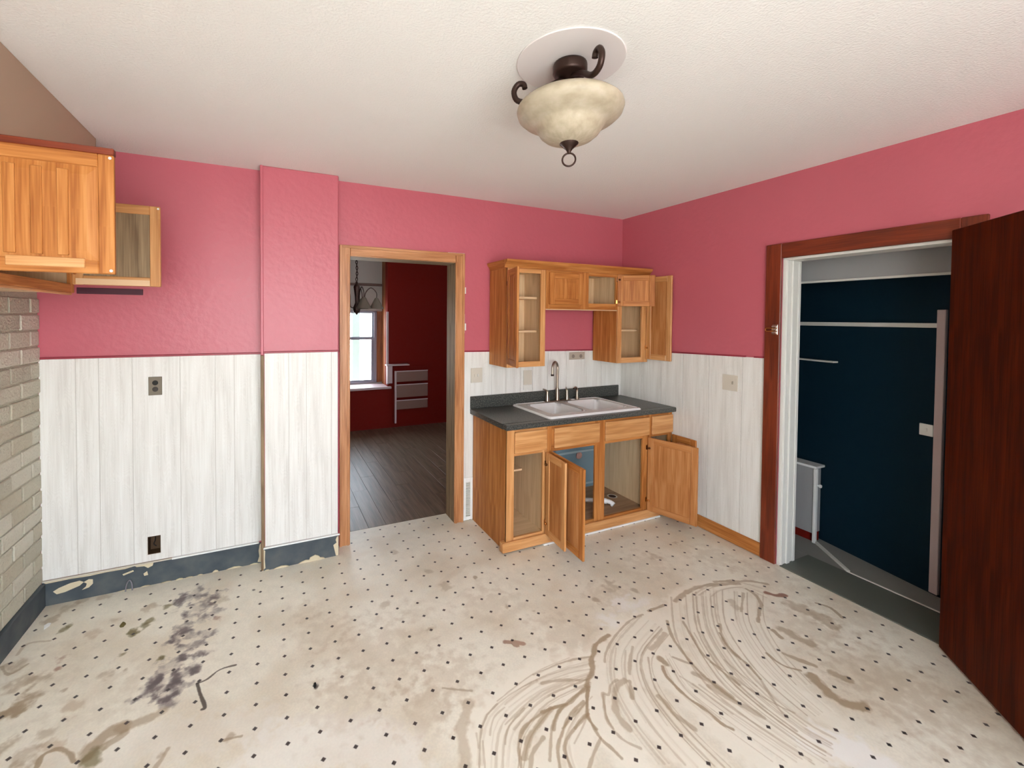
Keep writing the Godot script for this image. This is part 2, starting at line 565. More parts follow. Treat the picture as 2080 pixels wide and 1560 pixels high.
func vinyl() -> ImageTexture:
	INK = {"c": rgb(244, 237, 221), "w": rgb(245, 242, 237), "t": rgb(190, 168, 142), "b": rgb(158, 136, 108), "r": rgb(124, 74, 54), "p": rgb(94, 82, 84), "o": rgb(104, 92, 54), "k": rgb(58, 48, 40)}
	var big := plain_noise(FW, FH, 71, 0.004, 4)
	wob = plain_noise(FW, FH, 72, 0.03, 4)
	var spk := plain_noise(FW, FH, 73, 0.16, 2)
	streak = plain_noise(FW, FH, 74, 0.022, 5)
	px.resize(FW * FH * 3)
	cov.resize(FW * FH)
	var clean := rgb(236, 230, 214)
	var worn := rgb(221, 210, 190)
	for j in FW * FH:
		var t := clampf((big[j] / 255.0 - 0.42) * 2.2 + (wob[j] / 255.0 - 0.5) * 0.5, 0.0, 1.0)
		var s := 1.0 + (spk[j] / 255.0 - 0.5) * 0.05 + (wob[j] / 255.0 - 0.5) * 0.05
		px[j * 3] = lerpf(clean.r, worn.r, t) * s
		px[j * 3 + 1] = lerpf(clean.g, worn.g, t) * s
		px[j * 3 + 2] = lerpf(clean.b, worn.b, t) * s
	floor_marks()
	# printed lozenges every 127 mm, softened where grime lies over them
	var ink := rgb(52, 44, 42)
	for gi in range(-15, 24):
		for gj in range(-13, 13):
			var c := Vector2((gi - 22.85) * 0.127, (gj + 11.0) * 0.127)
			var cx := (c.x - FX0) / TEXEL
			var cy := (c.y - FZ0) / TEXEL
			if cx < 6 or cy < 6 or cx > FW - 7 or cy > FH - 7: continue
			for y in range(int(cy) - 5, int(cy) + 7):
				for x in range(int(cx) - 5, int(cx) + 7):
					var d := (absf(x - cx) + absf(y - cy)) * TEXEL
					var w := clampf((0.0104 - d) / TEXEL + 0.5, 0.0, 1.0) * 0.93
					var j := y * FW + x
					px[j * 3] = lerpf(px[j * 3], ink.r, w)
					px[j * 3 + 1] = lerpf(px[j * 3 + 1], ink.g, w)
					px[j * 3 + 2] = lerpf(px[j * 3 + 2], ink.b, w)
	var data := PackedByteArray()
	data.resize(FW * FH * 3)
	for i in FW * FH * 3:
		data[i] = int(clampf(px[i], 0.0, 1.0) * 255.0)
	px = PackedFloat32Array()
	cov = PackedFloat32Array()
	return ImageTexture.create_from_image(Image.create_from_data(FW, FH, false, Image.FORMAT_RGB8, data))

func floor_marks() -> void:
	stroke([-2.39, 1.69, -2.09, 1.60, -1.79, 1.63], 0.05, "c", 0.6)
	stroke([-2.57, 1.81, -2.42, 1.70, -2.12, 1.66, -1.83, 1.68], 0.1, "c", 0.75)
	stroke([-2.55, 1.96, -2.36, 1.78, -2.11, 1.76, -1.96, 1.79], 0.09, "c", 0.75)
	stroke([-2.36, 2.04, -2.23, 1.92, -2.01, 1.86], 0.08, "c", 0.7)
	stroke([-2.25, 2.09, -2.12, 1.97, -2.00, 1.80], 0.06, "c", 0.7)
	stroke([-2.02, 2.19, -2.03, 2.01, -1.94, 1.83, -1.78, 1.67, -1.54, 1.58, -1.26, 1.57], 0.08, "c", 0.75)
	stroke([-1.81, 2.28, -1.82, 2.08, -1.78, 1.90, -1.62, 1.77, -1.39, 1.69], 0.09, "c", 0.7)
	stroke([-1.56, 2.40, -1.58, 2.16, -1.56, 1.96, -1.48, 1.80], 0.07, "c", 0.75)
	stroke([-1.42, 2.46, -1.43, 2.27, -1.46, 2.04, -1.40, 1.84, -1.21, 1.63, -0.96, 1.49, -0.70, 1.50], 0.07, "c", 0.7)
	stroke([-1.24, 2.47, -1.28, 2.31, -1.31, 2.11, -1.23, 1.87, -1.04, 1.66, -0.76, 1.58], 0.07, "c", 0.65)
	stroke([-1.08, 2.38, -1.09, 2.20, -1.05, 1.99, -0.92, 1.76, -0.70, 1.61], 0.08, "c", 0.6)
	stroke([-1.00, 2.01, -0.85, 1.83, -0.61, 1.70], 0.06, "c", 0.5)
	stroke([-1.05, 2.22, -0.91, 2.05, -0.72, 1.89], 0.05, "c", 0.4)
	stroke([-1.28, 2.39, -1.18, 2.48, -1.15, 2.58], 0.1, "w", 0.8)
	stroke([-3.33, 1.53, -3.06, 1.60, -2.89, 1.74], 0.16, "w", 0.45)
	stroke([-4.22, 1.17, -3.72, 1.31, -3.40, 1.38], 0.12, "w", 0.25)
	stroke([-2.85, 1.20], 0.3, "t", 0.21)
	stroke([-2.58, 1.49], 0.22, "t", 0.24)
	stroke([-2.11, 1.10], 0.22, "t", 0.18)
	stroke([-3.04, 1.40], 0.2, "t", 0.18)
	stroke([-2.72, 1.60], 0.16, "t", 0.27)
	stroke([-1.37, 1.32], 0.18, "t", 0.21)
	stroke([-1.84, 1.49], 0.2, "t", 0.24)
	stroke([-0.53, 2.02], 0.2, "t", 0.21)
	stroke([-0.20, 2.03], 0.2, "t", 0.18)
	stroke([-0.58, 2.37], 0.3, "t", 0.24)
	stroke([-0.62, 2.55], 0.3, "t", 0.21)
	stroke([-0.22, 1.59], 0.22, "t", 0.18)
	stroke([-0.33, 1.27], 0.2, "t", 0.18)
	stroke([-0.88, 1.17], 0.2, "t", 0.15)
	stroke([-3.07, 0.91], 0.18, "t", 0.21)
	stroke([-2.54, 0.96], 0.12, "t", 0.12)
	stroke([-2.36, 1.86], 0.05, "t", 0.18)
	stroke([-3.85, 0.83], 0.2, "t", 0.12)
	stroke([-4.07, 0.95], 0.2, "t", 0.12)
	stroke([-4.37, 0.60], 0.2, "t", 0.15)
	stroke([-3.16, 0.69], 0.1, "t", 0.21)
	stroke([-1.34, 1.41], 0.09, "w", 0.7)
	stroke([-1.54, 1.49], 0.07, "w", 0.6)
	stroke([-1.21, 1.45], 0.05, "w", 0.5)
	fan([-1.04, 1.49, -1.31, 1.76, -1.43, 2.02, -1.43, 2.19, -1.40, 2.38, -1.38, 2.47], [-0.68, 1.54, -0.95, 1.76, -1.11, 1.98, -1.18, 2.17, -1.19, 2.34, -1.16, 2.44], 15, 0.008, 0.5)
	fan([-0.66, 1.57, -0.93, 1.78, -1.08, 2.00, -1.14, 2.17, -1.16, 2.33], [-0.46, 1.69, -0.71, 1.85, -0.87, 2.03, -0.96, 2.22, -1.00, 2.36], 9, 0.008, 0.5)
	fan([-1.35, 1.50, -1.69, 1.63, -1.87, 1.80, -1.95, 1.99, -1.97, 2.19], [-1.30, 1.72, -1.53, 1.81, -1.64, 1.96, -1.68, 2.16, -1.68, 2.34], 11, 0.008, 0.5)
	fan([-1.96, 1.81, -2.19, 1.83, -2.35, 1.91, -2.44, 2.00], [-1.85, 1.69, -2.18, 1.66, -2.48, 1.73, -2.61, 1.92], 12, 0.008, 0.5)
	fan([-1.97, 1.84, -2.11, 1.89, -2.23, 1.97, -2.29, 2.07], [-2.04, 1.90, -2.11, 1.95, -2.20, 2.00, -2.24, 2.09], 5, 0.008, 0.5)
	fan([-1.51, 1.84, -1.58, 1.99, -1.58, 2.16, -1.54, 2.38], [-1.38, 1.81, -1.46, 2.01, -1.43, 2.19, -1.37, 2.44], 10, 0.008, 0.5)
	fan([-0.94, 1.48, -0.73, 1.46, -0.48, 1.49, -0.34, 1.60], [-0.77, 1.59, -0.65, 1.57, -0.51, 1.61, -0.47, 1.74], 6, 0.008, 0.5)
	fan([-2.41, 1.68, -2.15, 1.61, -1.93, 1.60, -1.77, 1.63], [-2.35, 1.76, -2.16, 1.72, -2.00, 1.73, -1.90, 1.75], 6, 0.008, 0.5)
	stroke([-1.63, 1.58, -1.72, 1.60, -1.77, 1.63, -1.83, 1.68, -1.88, 1.74, -1.93, 1.77, -1.96, 1.80], 0.016, "b", 0.75)
	stroke([-1.97, 1.82, -2.01, 1.86, -2.06, 1.92, -2.07, 1.96, -2.07, 1.99], 0.009, "b", 0.6)
	stroke([-1.97, 1.81, -2.03, 1.82, -2.09, 1.84, -2.15, 1.85, -2.20, 1.88, -2.24, 1.92], 0.01, "b", 0.6)
	stroke([-2.03, 1.87, -2.09, 1.89, -2.15, 1.91, -2.20, 1.93], 0.008, "b", 0.55)
	stroke([-2.06, 1.92, -2.11, 1.93, -2.15, 1.95], 0.008, "b", 0.5)
	stroke([-2.24, 1.83, -2.19, 1.83, -2.12, 1.84], 0.009, "b", 0.55)
	stroke([-2.15, 1.70, -2.06, 1.72, -1.94, 1.77], 0.01, "b", 0.45)
	stroke([-1.32, 1.53, -1.43, 1.54, -1.55, 1.58, -1.66, 1.63, -1.74, 1.68, -1.78, 1.72], 0.008, "b", 0.45)
	stroke([-1.33, 1.70, -1.44, 1.74, -1.49, 1.75], 0.018, "b", 0.4)
	stroke([-1.23, 1.63, -1.31, 1.73, -1.35, 1.83, -1.38, 1.92, -1.39, 2.03, -1.38, 2.16], 0.01, "b", 0.6)
	stroke([-1.53, 1.86, -1.56, 1.91, -1.57, 1.98, -1.57, 2.05, -1.55, 2.13, -1.55, 2.19, -1.53, 2.23], 0.01, "b", 0.75)
	stroke([-1.80, 1.83, -1.85, 1.84, -1.90, 1.88, -1.92, 1.86, -1.96, 1.92, -1.99, 1.97, -2.00, 2.02], 0.007, "b", 0.4)
	stroke([-1.77, 1.85, -1.83, 1.86, -1.89, 1.91, -1.93, 1.96, -1.94, 2.01, -1.94, 2.05], 0.018, "b", 0.45)
	stroke([-1.75, 1.86, -1.78, 1.90, -1.81, 1.94], 0.012, "b", 0.5)
	stroke([-1.57, 1.70, -1.66, 1.77, -1.72, 1.83], 0.01, "b", 0.4)
	stroke([-1.15, 1.67, -1.20, 1.76, -1.25, 1.85, -1.27, 1.90, -1.28, 2.00, -1.28, 2.09], 0.009, "b", 0.55)
	stroke([-0.97, 1.77, -1.06, 1.85, -1.11, 1.93, -1.12, 1.99], 0.009, "b", 0.5)
	stroke([-1.04, 1.52, -0.92, 1.49, -0.82, 1.48, -0.70, 1.49, -0.49, 1.56], 0.018, "b", 0.55)
	stroke([-1.50, 1.82, -1.50, 1.86], 0.02, "b", 0.7)
	stroke([-1.43, 1.84, -1.39, 1.90], 0.01, "b", 0.5)
	stroke([-1.26, 1.52, -1.13, 1.52], 0.012, "b", 0.6)
	stroke([-1.50, 1.94, -1.48, 2.02, -1.47, 2.11, -1.46, 2.18], 0.006, "b", 0.3)
	stroke([-1.42, 1.96, -1.39, 2.03, -1.38, 2.12], 0.018, "b", 0.45)
	stroke([-1.69, 1.98, -1.69, 2.02, -1.70, 2.08, -1.68, 2.16], 0.014, "b", 0.5)
	stroke([-1.96, 1.80, -2.04, 1.82, -2.12, 1.84, -2.19, 1.87, -2.25, 1.92, -2.29, 1.97, -2.33, 2.02], 0.008, "b", 0.5)
	stroke([-2.03, 1.86, -2.13, 1.89, -2.22, 1.95, -2.27, 1.99, -2.31, 2.06], 0.009, "b", 0.6)
	stroke([-2.05, 1.92, -2.12, 1.94, -2.20, 1.97, -2.25, 2.01, -2.27, 2.08], 0.008, "b", 0.55)
	stroke([-2.11, 1.84, -2.19, 1.83, -2.28, 1.84, -2.35, 1.86, -2.39, 1.89, -2.42, 1.93, -2.45, 2.00], 0.009, "b", 0.6)
	stroke([-2.19, 1.83, -2.26, 1.86, -2.34, 1.90, -2.38, 1.93, -2.42, 1.97], 0.015, "b", 0.55)
	stroke([-2.30, 1.78, -2.37, 1.81, -2.41, 1.83, -2.44, 1.86, -2.46, 1.89], 0.006, "b", 0.35)
	stroke([-2.38, 1.74, -2.44, 1.76, -2.48, 1.80, -2.50, 1.83], 0.005, "b", 0.3)
	stroke([-1.96, 1.81, -2.01, 1.86, -2.06, 1.93, -2.08, 2.02, -2.07, 2.08, -2.06, 2.13], 0.009, "b", 0.6)
	stroke([-1.92, 1.87, -1.97, 1.93, -2.00, 1.99, -2.00, 2.07, -1.96, 2.13], 0.008, "b", 0.4)
	stroke([-2.08, 2.03, -2.15, 2.07, -2.21, 2.11], 0.008, "b", 0.5)
	stroke([-2.60, 1.53, -2.55, 1.56, -2.48, 1.60], 0.007, "b", 0.5)
	stroke([-2.52, 1.65, -2.56, 1.70, -2.60, 1.75, -2.62, 1.82, -2.65, 1.91], 0.03, "b", 0.35)
	stroke([-2.55, 1.80, -2.57, 1.86], 0.005, "b", 0.3)
	stroke([-2.54, 1.84, -2.58, 1.94], 0.005, "b", 0.3)
	stroke([-2.42, 2.02, -2.38, 1.97, -2.30, 1.93], 0.01, "b", 0.5)
	stroke([-0.62, 1.48, -0.50, 1.53, -0.39, 1.58, -0.32, 1.64], 0.016, "b", 0.55)
	stroke([-0.50, 1.62, -0.51, 1.68, -0.56, 1.75, -0.64, 1.79, -0.75, 1.85], 0.012, "b", 0.6)
	stroke([-1.04, 1.82, -1.09, 1.90, -1.11, 1.97, -1.12, 2.03, -1.15, 2.11], 0.009, "b", 0.7)
	stroke([-1.15, 2.11, -1.19, 2.17, -1.23, 2.23, -1.25, 2.27], 0.007, "b", 0.4)
	stroke([-0.74, 1.93, -0.76, 1.98], 0.014, "b", 0.7)
	stroke([-0.95, 2.02, -0.96, 2.07, -0.95, 2.12, -0.91, 2.16], 0.009, "b", 0.7)
	stroke([-0.90, 2.21, -0.92, 2.26, -0.94, 2.32, -0.93, 2.36, -0.87, 2.40], 0.034, "b", 0.75)
	stroke([-0.78, 2.23, -0.77, 2.27, -0.75, 2.29], 0.026, "b", 0.6)
	stroke([-0.24, 1.89, -0.21, 1.95, -0.25, 2.03], 0.012, "b", 0.6)
	stroke([-0.68, 1.95, -0.68, 2.01, -0.67, 2.05, -0.65, 2.07], 0.035, "b", 0.55)
	stroke([-0.87, 2.06, -0.84, 2.12, -0.81, 2.17], 0.018, "b", 0.6)
	stroke([-0.56, 1.64, -0.75, 1.75], 0.009, "b", 0.45)
	stroke([-0.40, 1.85, -0.37, 1.91, -0.38, 2.02], 0.06, "b", 0.4)
	stroke([-1.28, 1.94, -1.26, 2.02, -1.26, 2.12, -1.23, 2.23, -1.20, 2.29], 0.007, "b", 0.4)
	stroke([-1.42, 2.04, -1.40, 2.12, -1.37, 2.19, -1.35, 2.25], 0.016, "b", 0.4)
	stroke([-1.20, 1.96, -1.21, 2.04, -1.21, 2.13], 0.006, "b", 0.35)
	stroke([-0.71, 1.67, -0.75, 1.72], 0.03, "b", 0.35)
	stroke([-0.42, 1.70, -0.39, 1.74, -0.34, 1.76], 0.022, "r", 0.75)
	stroke([-3.81, 0.26], 0.1, "p", 0.6)
	stroke([-3.70, 0.32], 0.06, "p", 0.6)
	stroke([-3.75, 0.40], 0.08, "p", 0.55)
	stroke([-3.66, 0.47], 0.05, "p", 0.45)
	stroke([-3.71, 0.52], 0.05, "p", 0.6)
	stroke([-3.80, 0.56], 0.06, "p", 0.8)
	stroke([-3.83, 0.65], 0.045, "p", 0.9)
	stroke([-3.75, 0.64], 0.05, "p", 0.5)
	stroke([-3.71, 0.71], 0.06, "p", 0.5)
	stroke([-3.70, 0.83], 0.055, "p", 0.85)
	stroke([-3.76, 0.81], 0.04, "p", 0.8)
	stroke([-3.81, 0.86], 0.07, "p", 0.6)
	stroke([-3.74, 0.94], 0.07, "p", 0.65)
	stroke([-3.83, 0.97], 0.07, "p", 0.7)
	stroke([-3.79, 1.05], 0.055, "p", 0.85)
	stroke([-3.75, 1.02], 0.06, "p", 0.6)
	stroke([-3.88, 0.98], 0.05, "p", 0.6)
	stroke([-3.92, 1.02], 0.03, "p", 0.7)
	stroke([-3.78, 1.10], 0.05, "p", 0.6)
	stroke([-3.63, 0.55], 0.03, "r", 0.4)
	stroke([-4.05, 0.49], 0.035, "o", 0.85)
	stroke([-4.00, 0.46], 0.03, "o", 0.6)
	stroke([-3.99, 0.42], 0.03, "o", 0.6)
	stroke([-3.87, 0.77], 0.02, "o", 0.9)
	stroke([-4.05, 0.66], 0.02, "o", 0.6)
	stroke([-3.92, 0.31], 0.03, "o", 0.6)
	stroke([-4.02, 0.28], 0.04, "b", 0.4)
	stroke([-4.41, 0.31], 0.03, "o", 0.6)
	stroke([-4.39, 0.28], 0.025, "o", 0.5)
	stroke([-4.33, 0.57], 0.03, "r", 0.35)
	stroke([-4.32, 0.65], 0.02, "r", 0.5)
	stroke([-4.37, 0.69], 0.05, "b", 0.45)
	stroke([-4.44, 0.69], 0.06, "b", 0.35)
	stroke([-4.39, 0.85], 0.07, "b", 0.6)  # this dab and the next paint the shadow of the left baseboard
	stroke([-4.41, 0.88], 0.06, "b", 0.6)
	stroke([-4.09, 0.79], 0.04, "b", 0.35)
	stroke([-4.01, 0.79], 0.02, "b", 0.5)
	stroke([-4.23, 0.82], 0.02, "b", 0.5)
	stroke([-3.15, 1.28], 0.016, "k", 0.8)
	stroke([-3.45, 0.34], 0.012, "k", 0.6)
	stroke([-3.50, 1.40], 0.025, "b", 0.5)
	stroke([-3.74, 1.37], 0.02, "b", 0.5)
	stroke([-4.54, 0.54], 0.05, "b", 0.4)
	stroke([-3.64, 0.35], 0.06, "b", 0.3)
	stroke([-4.26, 1.24], 0.06, "b", 0.5)
	stroke([-4.25, 1.15], 0.05, "b", 0.35)
	stroke([-4.22, 1.08], 0.04, "b", 0.35)
	stroke([-4.34, 1.07], 0.05, "b", 0.5)
	stroke([-4.16, 1.15], 0.05, "t", 0.5)
	stroke([-4.16, 0.96], 0.05, "t", 0.5)
	stroke([-4.35, 0.80], 0.05, "b", 0.3)
	stroke([-4.25, 0.42], 0.05, "t", 0.5)
	stroke([-4.51, 0.19], 0.05, "b", 0.45)
	stroke([-4.46, 0.09], 0.05, "b", 0.35)
	stroke([-4.41, 0.03], 0.04, "b", 0.3)
	stroke([-4.17, 0.33], 0.03, "b", 0.3)
	stroke([-4.31, 0.03], 0.05, "b", 0.3)
	stroke([-3.68, 0.67], 0.05, "p", 0.7)
	stroke([-3.78, 0.47], 0.05, "p", 0.7)
	stroke([-3.85, 0.27], 0.06, "p", 0.6)
	stroke([-3.67, 0.32], 0.06, "p", 0.5)
	stroke([-3.86, 0.92], 0.05, "p", 0.7)
	stroke([-3.77, 0.96], 0.07, "p", 0.7)
	stroke([-3.71, 0.91], 0.05, "p", 0.6)
	stroke([-3.79, 0.73], 0.03, "p", 0.8)
	stroke([-3.51, 0.98, -3.58, 0.98, -3.63, 1.02, -3.67, 1.03], 0.007, "k", 0.7)
	stroke([-3.67, 1.03, -3.65, 1.10, -3.62, 1.19, -3.63, 1.20], 0.008, "k", 0.8)
	stroke([-3.79, 1.14, -3.86, 1.16, -3.93, 1.16], 0.03, "b", 0.5)
	stroke([-3.93, 1.16, -3.98, 1.18, -4.01, 1.21, -4.02, 1.25], 0.04, "b", 0.65)
	stroke([-4.00, 1.26, -4.00, 1.29], 0.04, "o", 0.6)
	stroke([-4.06, 1.26, -4.09, 1.21, -4.14, 1.17, -4.18, 1.18, -4.18, 1.23], 0.012, "b", 0.75)
	stroke([-3.73, 1.35, -3.74, 1.38, -3.76, 1.42], 0.012, "b", 0.5)
	stroke([-3.54, 1.40, -3.46, 1.41], 0.008, "b", 0.6)
	stroke([-3.97, 1.24, -3.95, 1.22, -3.91, 1.20], 0.02, "b", 0.5)
	stroke([-4.44, 0.39, -4.54, 0.37, -4.55, 0.45], 0.01, "b", 0.35)
	stroke([-4.58, 0.52, -4.52, 0.60, -4.47, 0.55], 0.008, "b", 0.5)
	stroke([-2.30, 0.80], 0.05, "b", 0.3)
	stroke([-2.50, 0.25], 0.04, "b", 0.3)
	stroke([-2.35, 0.60], 0.03, "b", 0.3)
	stroke([-2.71, 0.83], 0.04, "b", 0.3)
	stroke([-2.08, 0.79], 0.02, "b", 0.6)
	stroke([-2.03, 1.15], 0.025, "b", 0.45)
	stroke([-2.52, 1.13], 0.025, "b", 0.5)
	stroke([-1.30, 1.24], 0.06, "b", 0.3)
	stroke([-1.19, 1.34], 0.03, "b", 0.4)
	stroke([-0.74, 1.09], 0.05, "b", 0.25)
	stroke([-0.42, 1.00], 0.03, "b", 0.4)
	stroke([-1.49, 1.32], 0.03, "b", 0.5)
	stroke([-2.73, 1.16], 0.01, "b", 0.5)
	stroke([-1.90, 1.24], 0.02, "b", 0.35)
	stroke([-2.18, 1.39, -2.10, 1.44], 0.018, "r", 0.5)
	stroke([-2.34, 0.78, -2.10, 0.64], 0.03, "t", 0.15)

# ------------------------------------------------------------------ the room
func structure(called: String, label: String, category: String) -> Node3D:
	var o := Node3D.new()
	o.name = called
	add_child(o)
	tag(o, label, category, "", "structure")
	return o

func rand_off() -> Vector2:
	return Vector2(rng.randf() * 3.0, rng.randf() * 3.0)

# Upright boards of the wainscot; «edges» are x (or z) positions, tops run from y1a to y1b.
func wainscot(parent: Node, edges: Array, y0: float, y1a: float, y1b: float, axis: int, face: float, xf := Transform3D.IDENTITY, hole := Rect2()) -> void:
	var span: float = edges[-1] - edges[0]
	for i in edges.size() - 1:
		var a: float = edges[i] + 0.002
		var b: float = edges[i + 1] - 0.002
		var ya := lerpf(y1a, y1b, (a - edges[0]) / span)
		var yb := lerpf(y1a, y1b, (b - edges[0]) / span)
		var st := begin()
		var off := rand_off()
		if hole.size.x > 0 and hole.position.x > a and hole.end.x < b:
			for r in [[a, y0, hole.position.x, ya], [hole.end.x, y0, b, ya], [hole.position.x, y0, hole.end.x, hole.position.y], [hole.position.x, hole.end.y, hole.end.x, ya]]:
				box(st, Vector3(r[0], r[1], face), Vector3(r[2], r[3], face + 0.007), 0.0, 1, off, xf)
		elif axis == 2:
			prism(st, PackedVector2Array([Vector2(a, y0), Vector2(b, y0), Vector2(b, yb), Vector2(a, ya)]), 2, face, face + 0.007, off, xf)
		else:
			prism(st, PackedVector2Array([Vector2(a, y0), Vector2(b, y0), Vector2(b, yb), Vector2(a, ya)]), 0, face - 0.007, face, off, xf)
		obj("panel_board", st, M.board, parent)
		if i > 0:
			var g: float = edges[i]
			var yg := minf(ya, yb) - 0.002
			if axis == 2:
				one_box("panel_groove", Vector3(g - 0.003, y0, face - 0.001), Vector3(g + 0.003, yg, face + 0.0035), M.groove, parent, 0.0, 1, Vector2.ZERO, xf)
			else:
				one_box("panel_groove", Vector3(face - 0.0035, y0, g - 0.003), Vector3(face + 0.001, yg, g + 0.003), M.groove, parent, 0.0)

# Ragged bits of bare plaster where paint or a cove base has been torn off.
func bare_patch(parent: Node, pts: Array, axis: int, lo: float, hi: float) -> void:
	var p := PackedVector2Array()
	for q in pts: p.append(Vector2(q[0], q[1]))
	var st := begin()
	prism(st, p, axis, lo, hi)
	obj("bare_patch", st, M.torn, parent)

func ragged(parent: Node, x0: float, x1: float, z: float, hmax: float) -> void:
	var x := x0
	while x < x1 - 0.02:
		var w := rng.randf_range(0.03, 0.11)
		var e := minf(x + w, x1)
		var h := rng.randf_range(0.004, hmax)
		bare_patch(parent, [[x, 0.0005], [e, 0.0005], [lerpf(x, e, 0.8), h * 0.7], [lerpf(x, e, 0.5), h], [lerpf(x, e, 0.2), h * 0.6]], 2, z, z + 0.004 + rng.randf() * 0.004)
		x = e + rng.randf_range(0.0, 0.06)

func build_shell() -> void:
	# floor
	var fl := structure("floor", "cream vinyl kitchen floor printed with small black lozenges, stained and swirled with mop marks", "floor")
	var st := begin()
	var x1 := FX0 + FW * TEXEL
	var z1 := FZ0 + FH * TEXEL
	var zd := -0.188
	var vd := (zd - FZ0) / (FH * TEXEL)
	quad(st, Vector3(FX0, 0, zd), Vector3(x1, 0, zd), Vector3(x1, 0, z1), Vector3(FX0, 0, z1), Vector3.UP, Vector2(0, vd), Vector2(1, vd), Vector2(1, 1), Vector2(0, 1))
	obj("vinyl_sheet", st, M.floor, fl)
	one_box("vinyl_sheet", Vector3(FX0, -0.02, z1), Vector3(x1, 0, 5.15), M.floor_far, fl, 0.0)
	one_box("subfloor", Vector3(FX0, -0.12, -0.188), Vector3(x1, -0.021, 5.15), M.dark, fl, 0.0)
	# ceiling
	var ce := structure("ceiling", "off-white plaster ceiling with a lightly stippled surface", "ceiling")
	one_box("plaster_ceiling", Vector3(-4.8, CEIL, -0.19), Vector3(0.14, CEIL + 0.12, 5.15), M.ceiling, ce, 0.0)
	# back wall, left of the doorway and over it
	var wb := structure("wall_back", "back wall, glossy dusky pink above and whitewashed woodgrain boards below", "wall")
	st = begin()
	for r in [[-4.80, 0.0, -4.084, CEIL], [-4.012, 0.0, -2.81, CEIL], [-4.084, 0.0, -4.012, 0.198], [-4.084, 0.317, -4.012, CEIL], [-2.81, 2.25, -1.89, CEIL]]:
		box(st, Vector3(r[0], r[1], -0.17), Vector3(r[2], r[3], 0.0), 0.0)
	prism(st, PackedVector2Array([Vector2(-1.89, 0.0), Vector2(0.14, -0.0475), Vector2(0.14, -0.17), Vector2(-1.89, -0.17)]), 1, 0.0, CEIL)
	obj("painted_wall", st, M.pink, wb)
	wainscot(wb, [-4.615, -4.44, -4.327, -4.156, -3.896, -3.692, -3.577, -3.40], 0.155, 1.500, 1.500, 2, 0.0, Transform3D.IDENTITY, Rect2(-4.084, 0.198, 0.072, 0.119))
	wainscot(wb, [0.072, 0.35, 0.498, 0.651, 0.785, 0.96, 1.176, 1.40, 1.62, 1.892], 0.0, 1.474, 1.443, 2, 0.0, skew_xf)
	# boxed-out chase beside the door
	var wc := structure("wall_column", "boxed-out pink and whitewashed column standing left of the oak doorway", "wall")
	one_box("painted_wall", Vector3(-3.397, 0, 0.0), Vector3(-2.888, CEIL, 0.124), M.pink, wc, 0.006)
	wainscot(wc, [-3.385, -3.229, -3.113, -2.94, -2.893], 0.165, 1.513, 1.513, 2, 0.124)
	one_box("corner_bead", Vector3(-3.408, 1.50, 0.0), Vector3(-3.388, CEIL, 0.132), M.pink, wc, 0.004)
	one_box("corner_bead", Vector3(-3.408, 0.0, 0.0), Vector3(-3.386, 1.50, 0.136), M.jamb, wc, 0.004)
	one_box("edge_strip", Vector3(-2.893, 0.14, 0.10), Vector3(-2.884, 1.51, 0.134), M.rail, wc, 0.002)
	# rails between paint and boards
	var t1 := structure("trim_1", "thin dark pink rail capping the white boards along the back wall", "trim")
	one_box("rail", Vector3(-4.61, 1.499, 0), Vector3(-3.408, 1.512, 0.013), M.rail, t1, 0.003)
	one_box("rail", Vector3(-3.388, 1.512, 0.12), Vector3(-2.888, 1.525, 0.138), M.rail, t1, 0.003)
	st = begin()
	prism(st, PackedVector2Array([Vector2(0.072, 1.473), Vector2(1.89, 1.442), Vector2(1.89, 1.454), Vector2(0.072, 1.485)]), 2, 0.0, 0.013, Vector2.ZERO, skew_xf)
	obj("rail", st, M.rail, t1)
	var t2 := structure("trim_2", "thin dark pink rail capping the white boards on the right wall", "trim")
	st = begin()
	prism(st, PackedVector2Array([Vector2(-0.04, 1.446), Vector2(1.27, 1.481), Vector2(1.27, 1.492), Vector2(-0.04, 1.458)]), 0, -0.023, -0.01)
	prism(st, PackedVector2Array([Vector2(1.335, 1.482), Vector2(1.415, 1.485), Vector2(1.415, 1.496), Vector2(1.335, 1.493)]), 0, -0.023, -0.01)
	obj("rail", st, M.rail, t2)
	one_box("rail", Vector3(-0.023, 1.488, 2.50), Vector3(-0.01, 1.50, 4.98), M.rail, t2, 0.003)
	# baseboards
	var bb := structure("baseboard_back", "chipped slate-blue baseboard under the white boards of the back wall", "baseboard")
	one_box("board", Vector3(-4.61, 0, 0), Vector3(-3.412, 0.143, 0.018), M.slate, bb)
	one_box("cap_strip", Vector3(-3.95, 0.143, 0), Vector3(-3.425, 0.153, 0.022), M.white_bright, bb, 0.002)
	one_box("cap_strip", Vector3(-4.61, 0.143, 0), Vector3(-3.952, 0.152, 0.016), M.off_white, bb, 0.002)
	ragged(bb, -3.93, -3.42, 0.017, 0.016)
	ragged(bb, -4.25, -3.95, 0.017, 0.008)
	bare_patch(bb, [[-4.557, 0.082], [-4.54, 0.062], [-4.50, 0.066], [-4.43, 0.088], [-4.41, 0.106], [-4.43, 0.119], [-4.475, 0.115], [-4.53, 0.098]], 2, 0.017, 0.0195)
	bare_patch(bb, [[-4.41, 0.105], [-4.385, 0.118], [-4.365, 0.112], [-4.365, 0.085], [-4.385, 0.066], [-4.42, 0.058], [-4.40, 0.075], [-4.395, 0.093]], 2, 0.017, 0.0195)
	bare_patch(bb, [[-4.215, 0.108], [-4.16, 0.122], [-4.155, 0.113], [-4.21, 0.098]], 2, 0.017, 0.0195)
	bare_patch(bb, [[-4.105, 0.085], [-4.085, 0.098], [-4.08, 0.072], [-4.10, 0.07]], 2, 0.017, 0.0195)
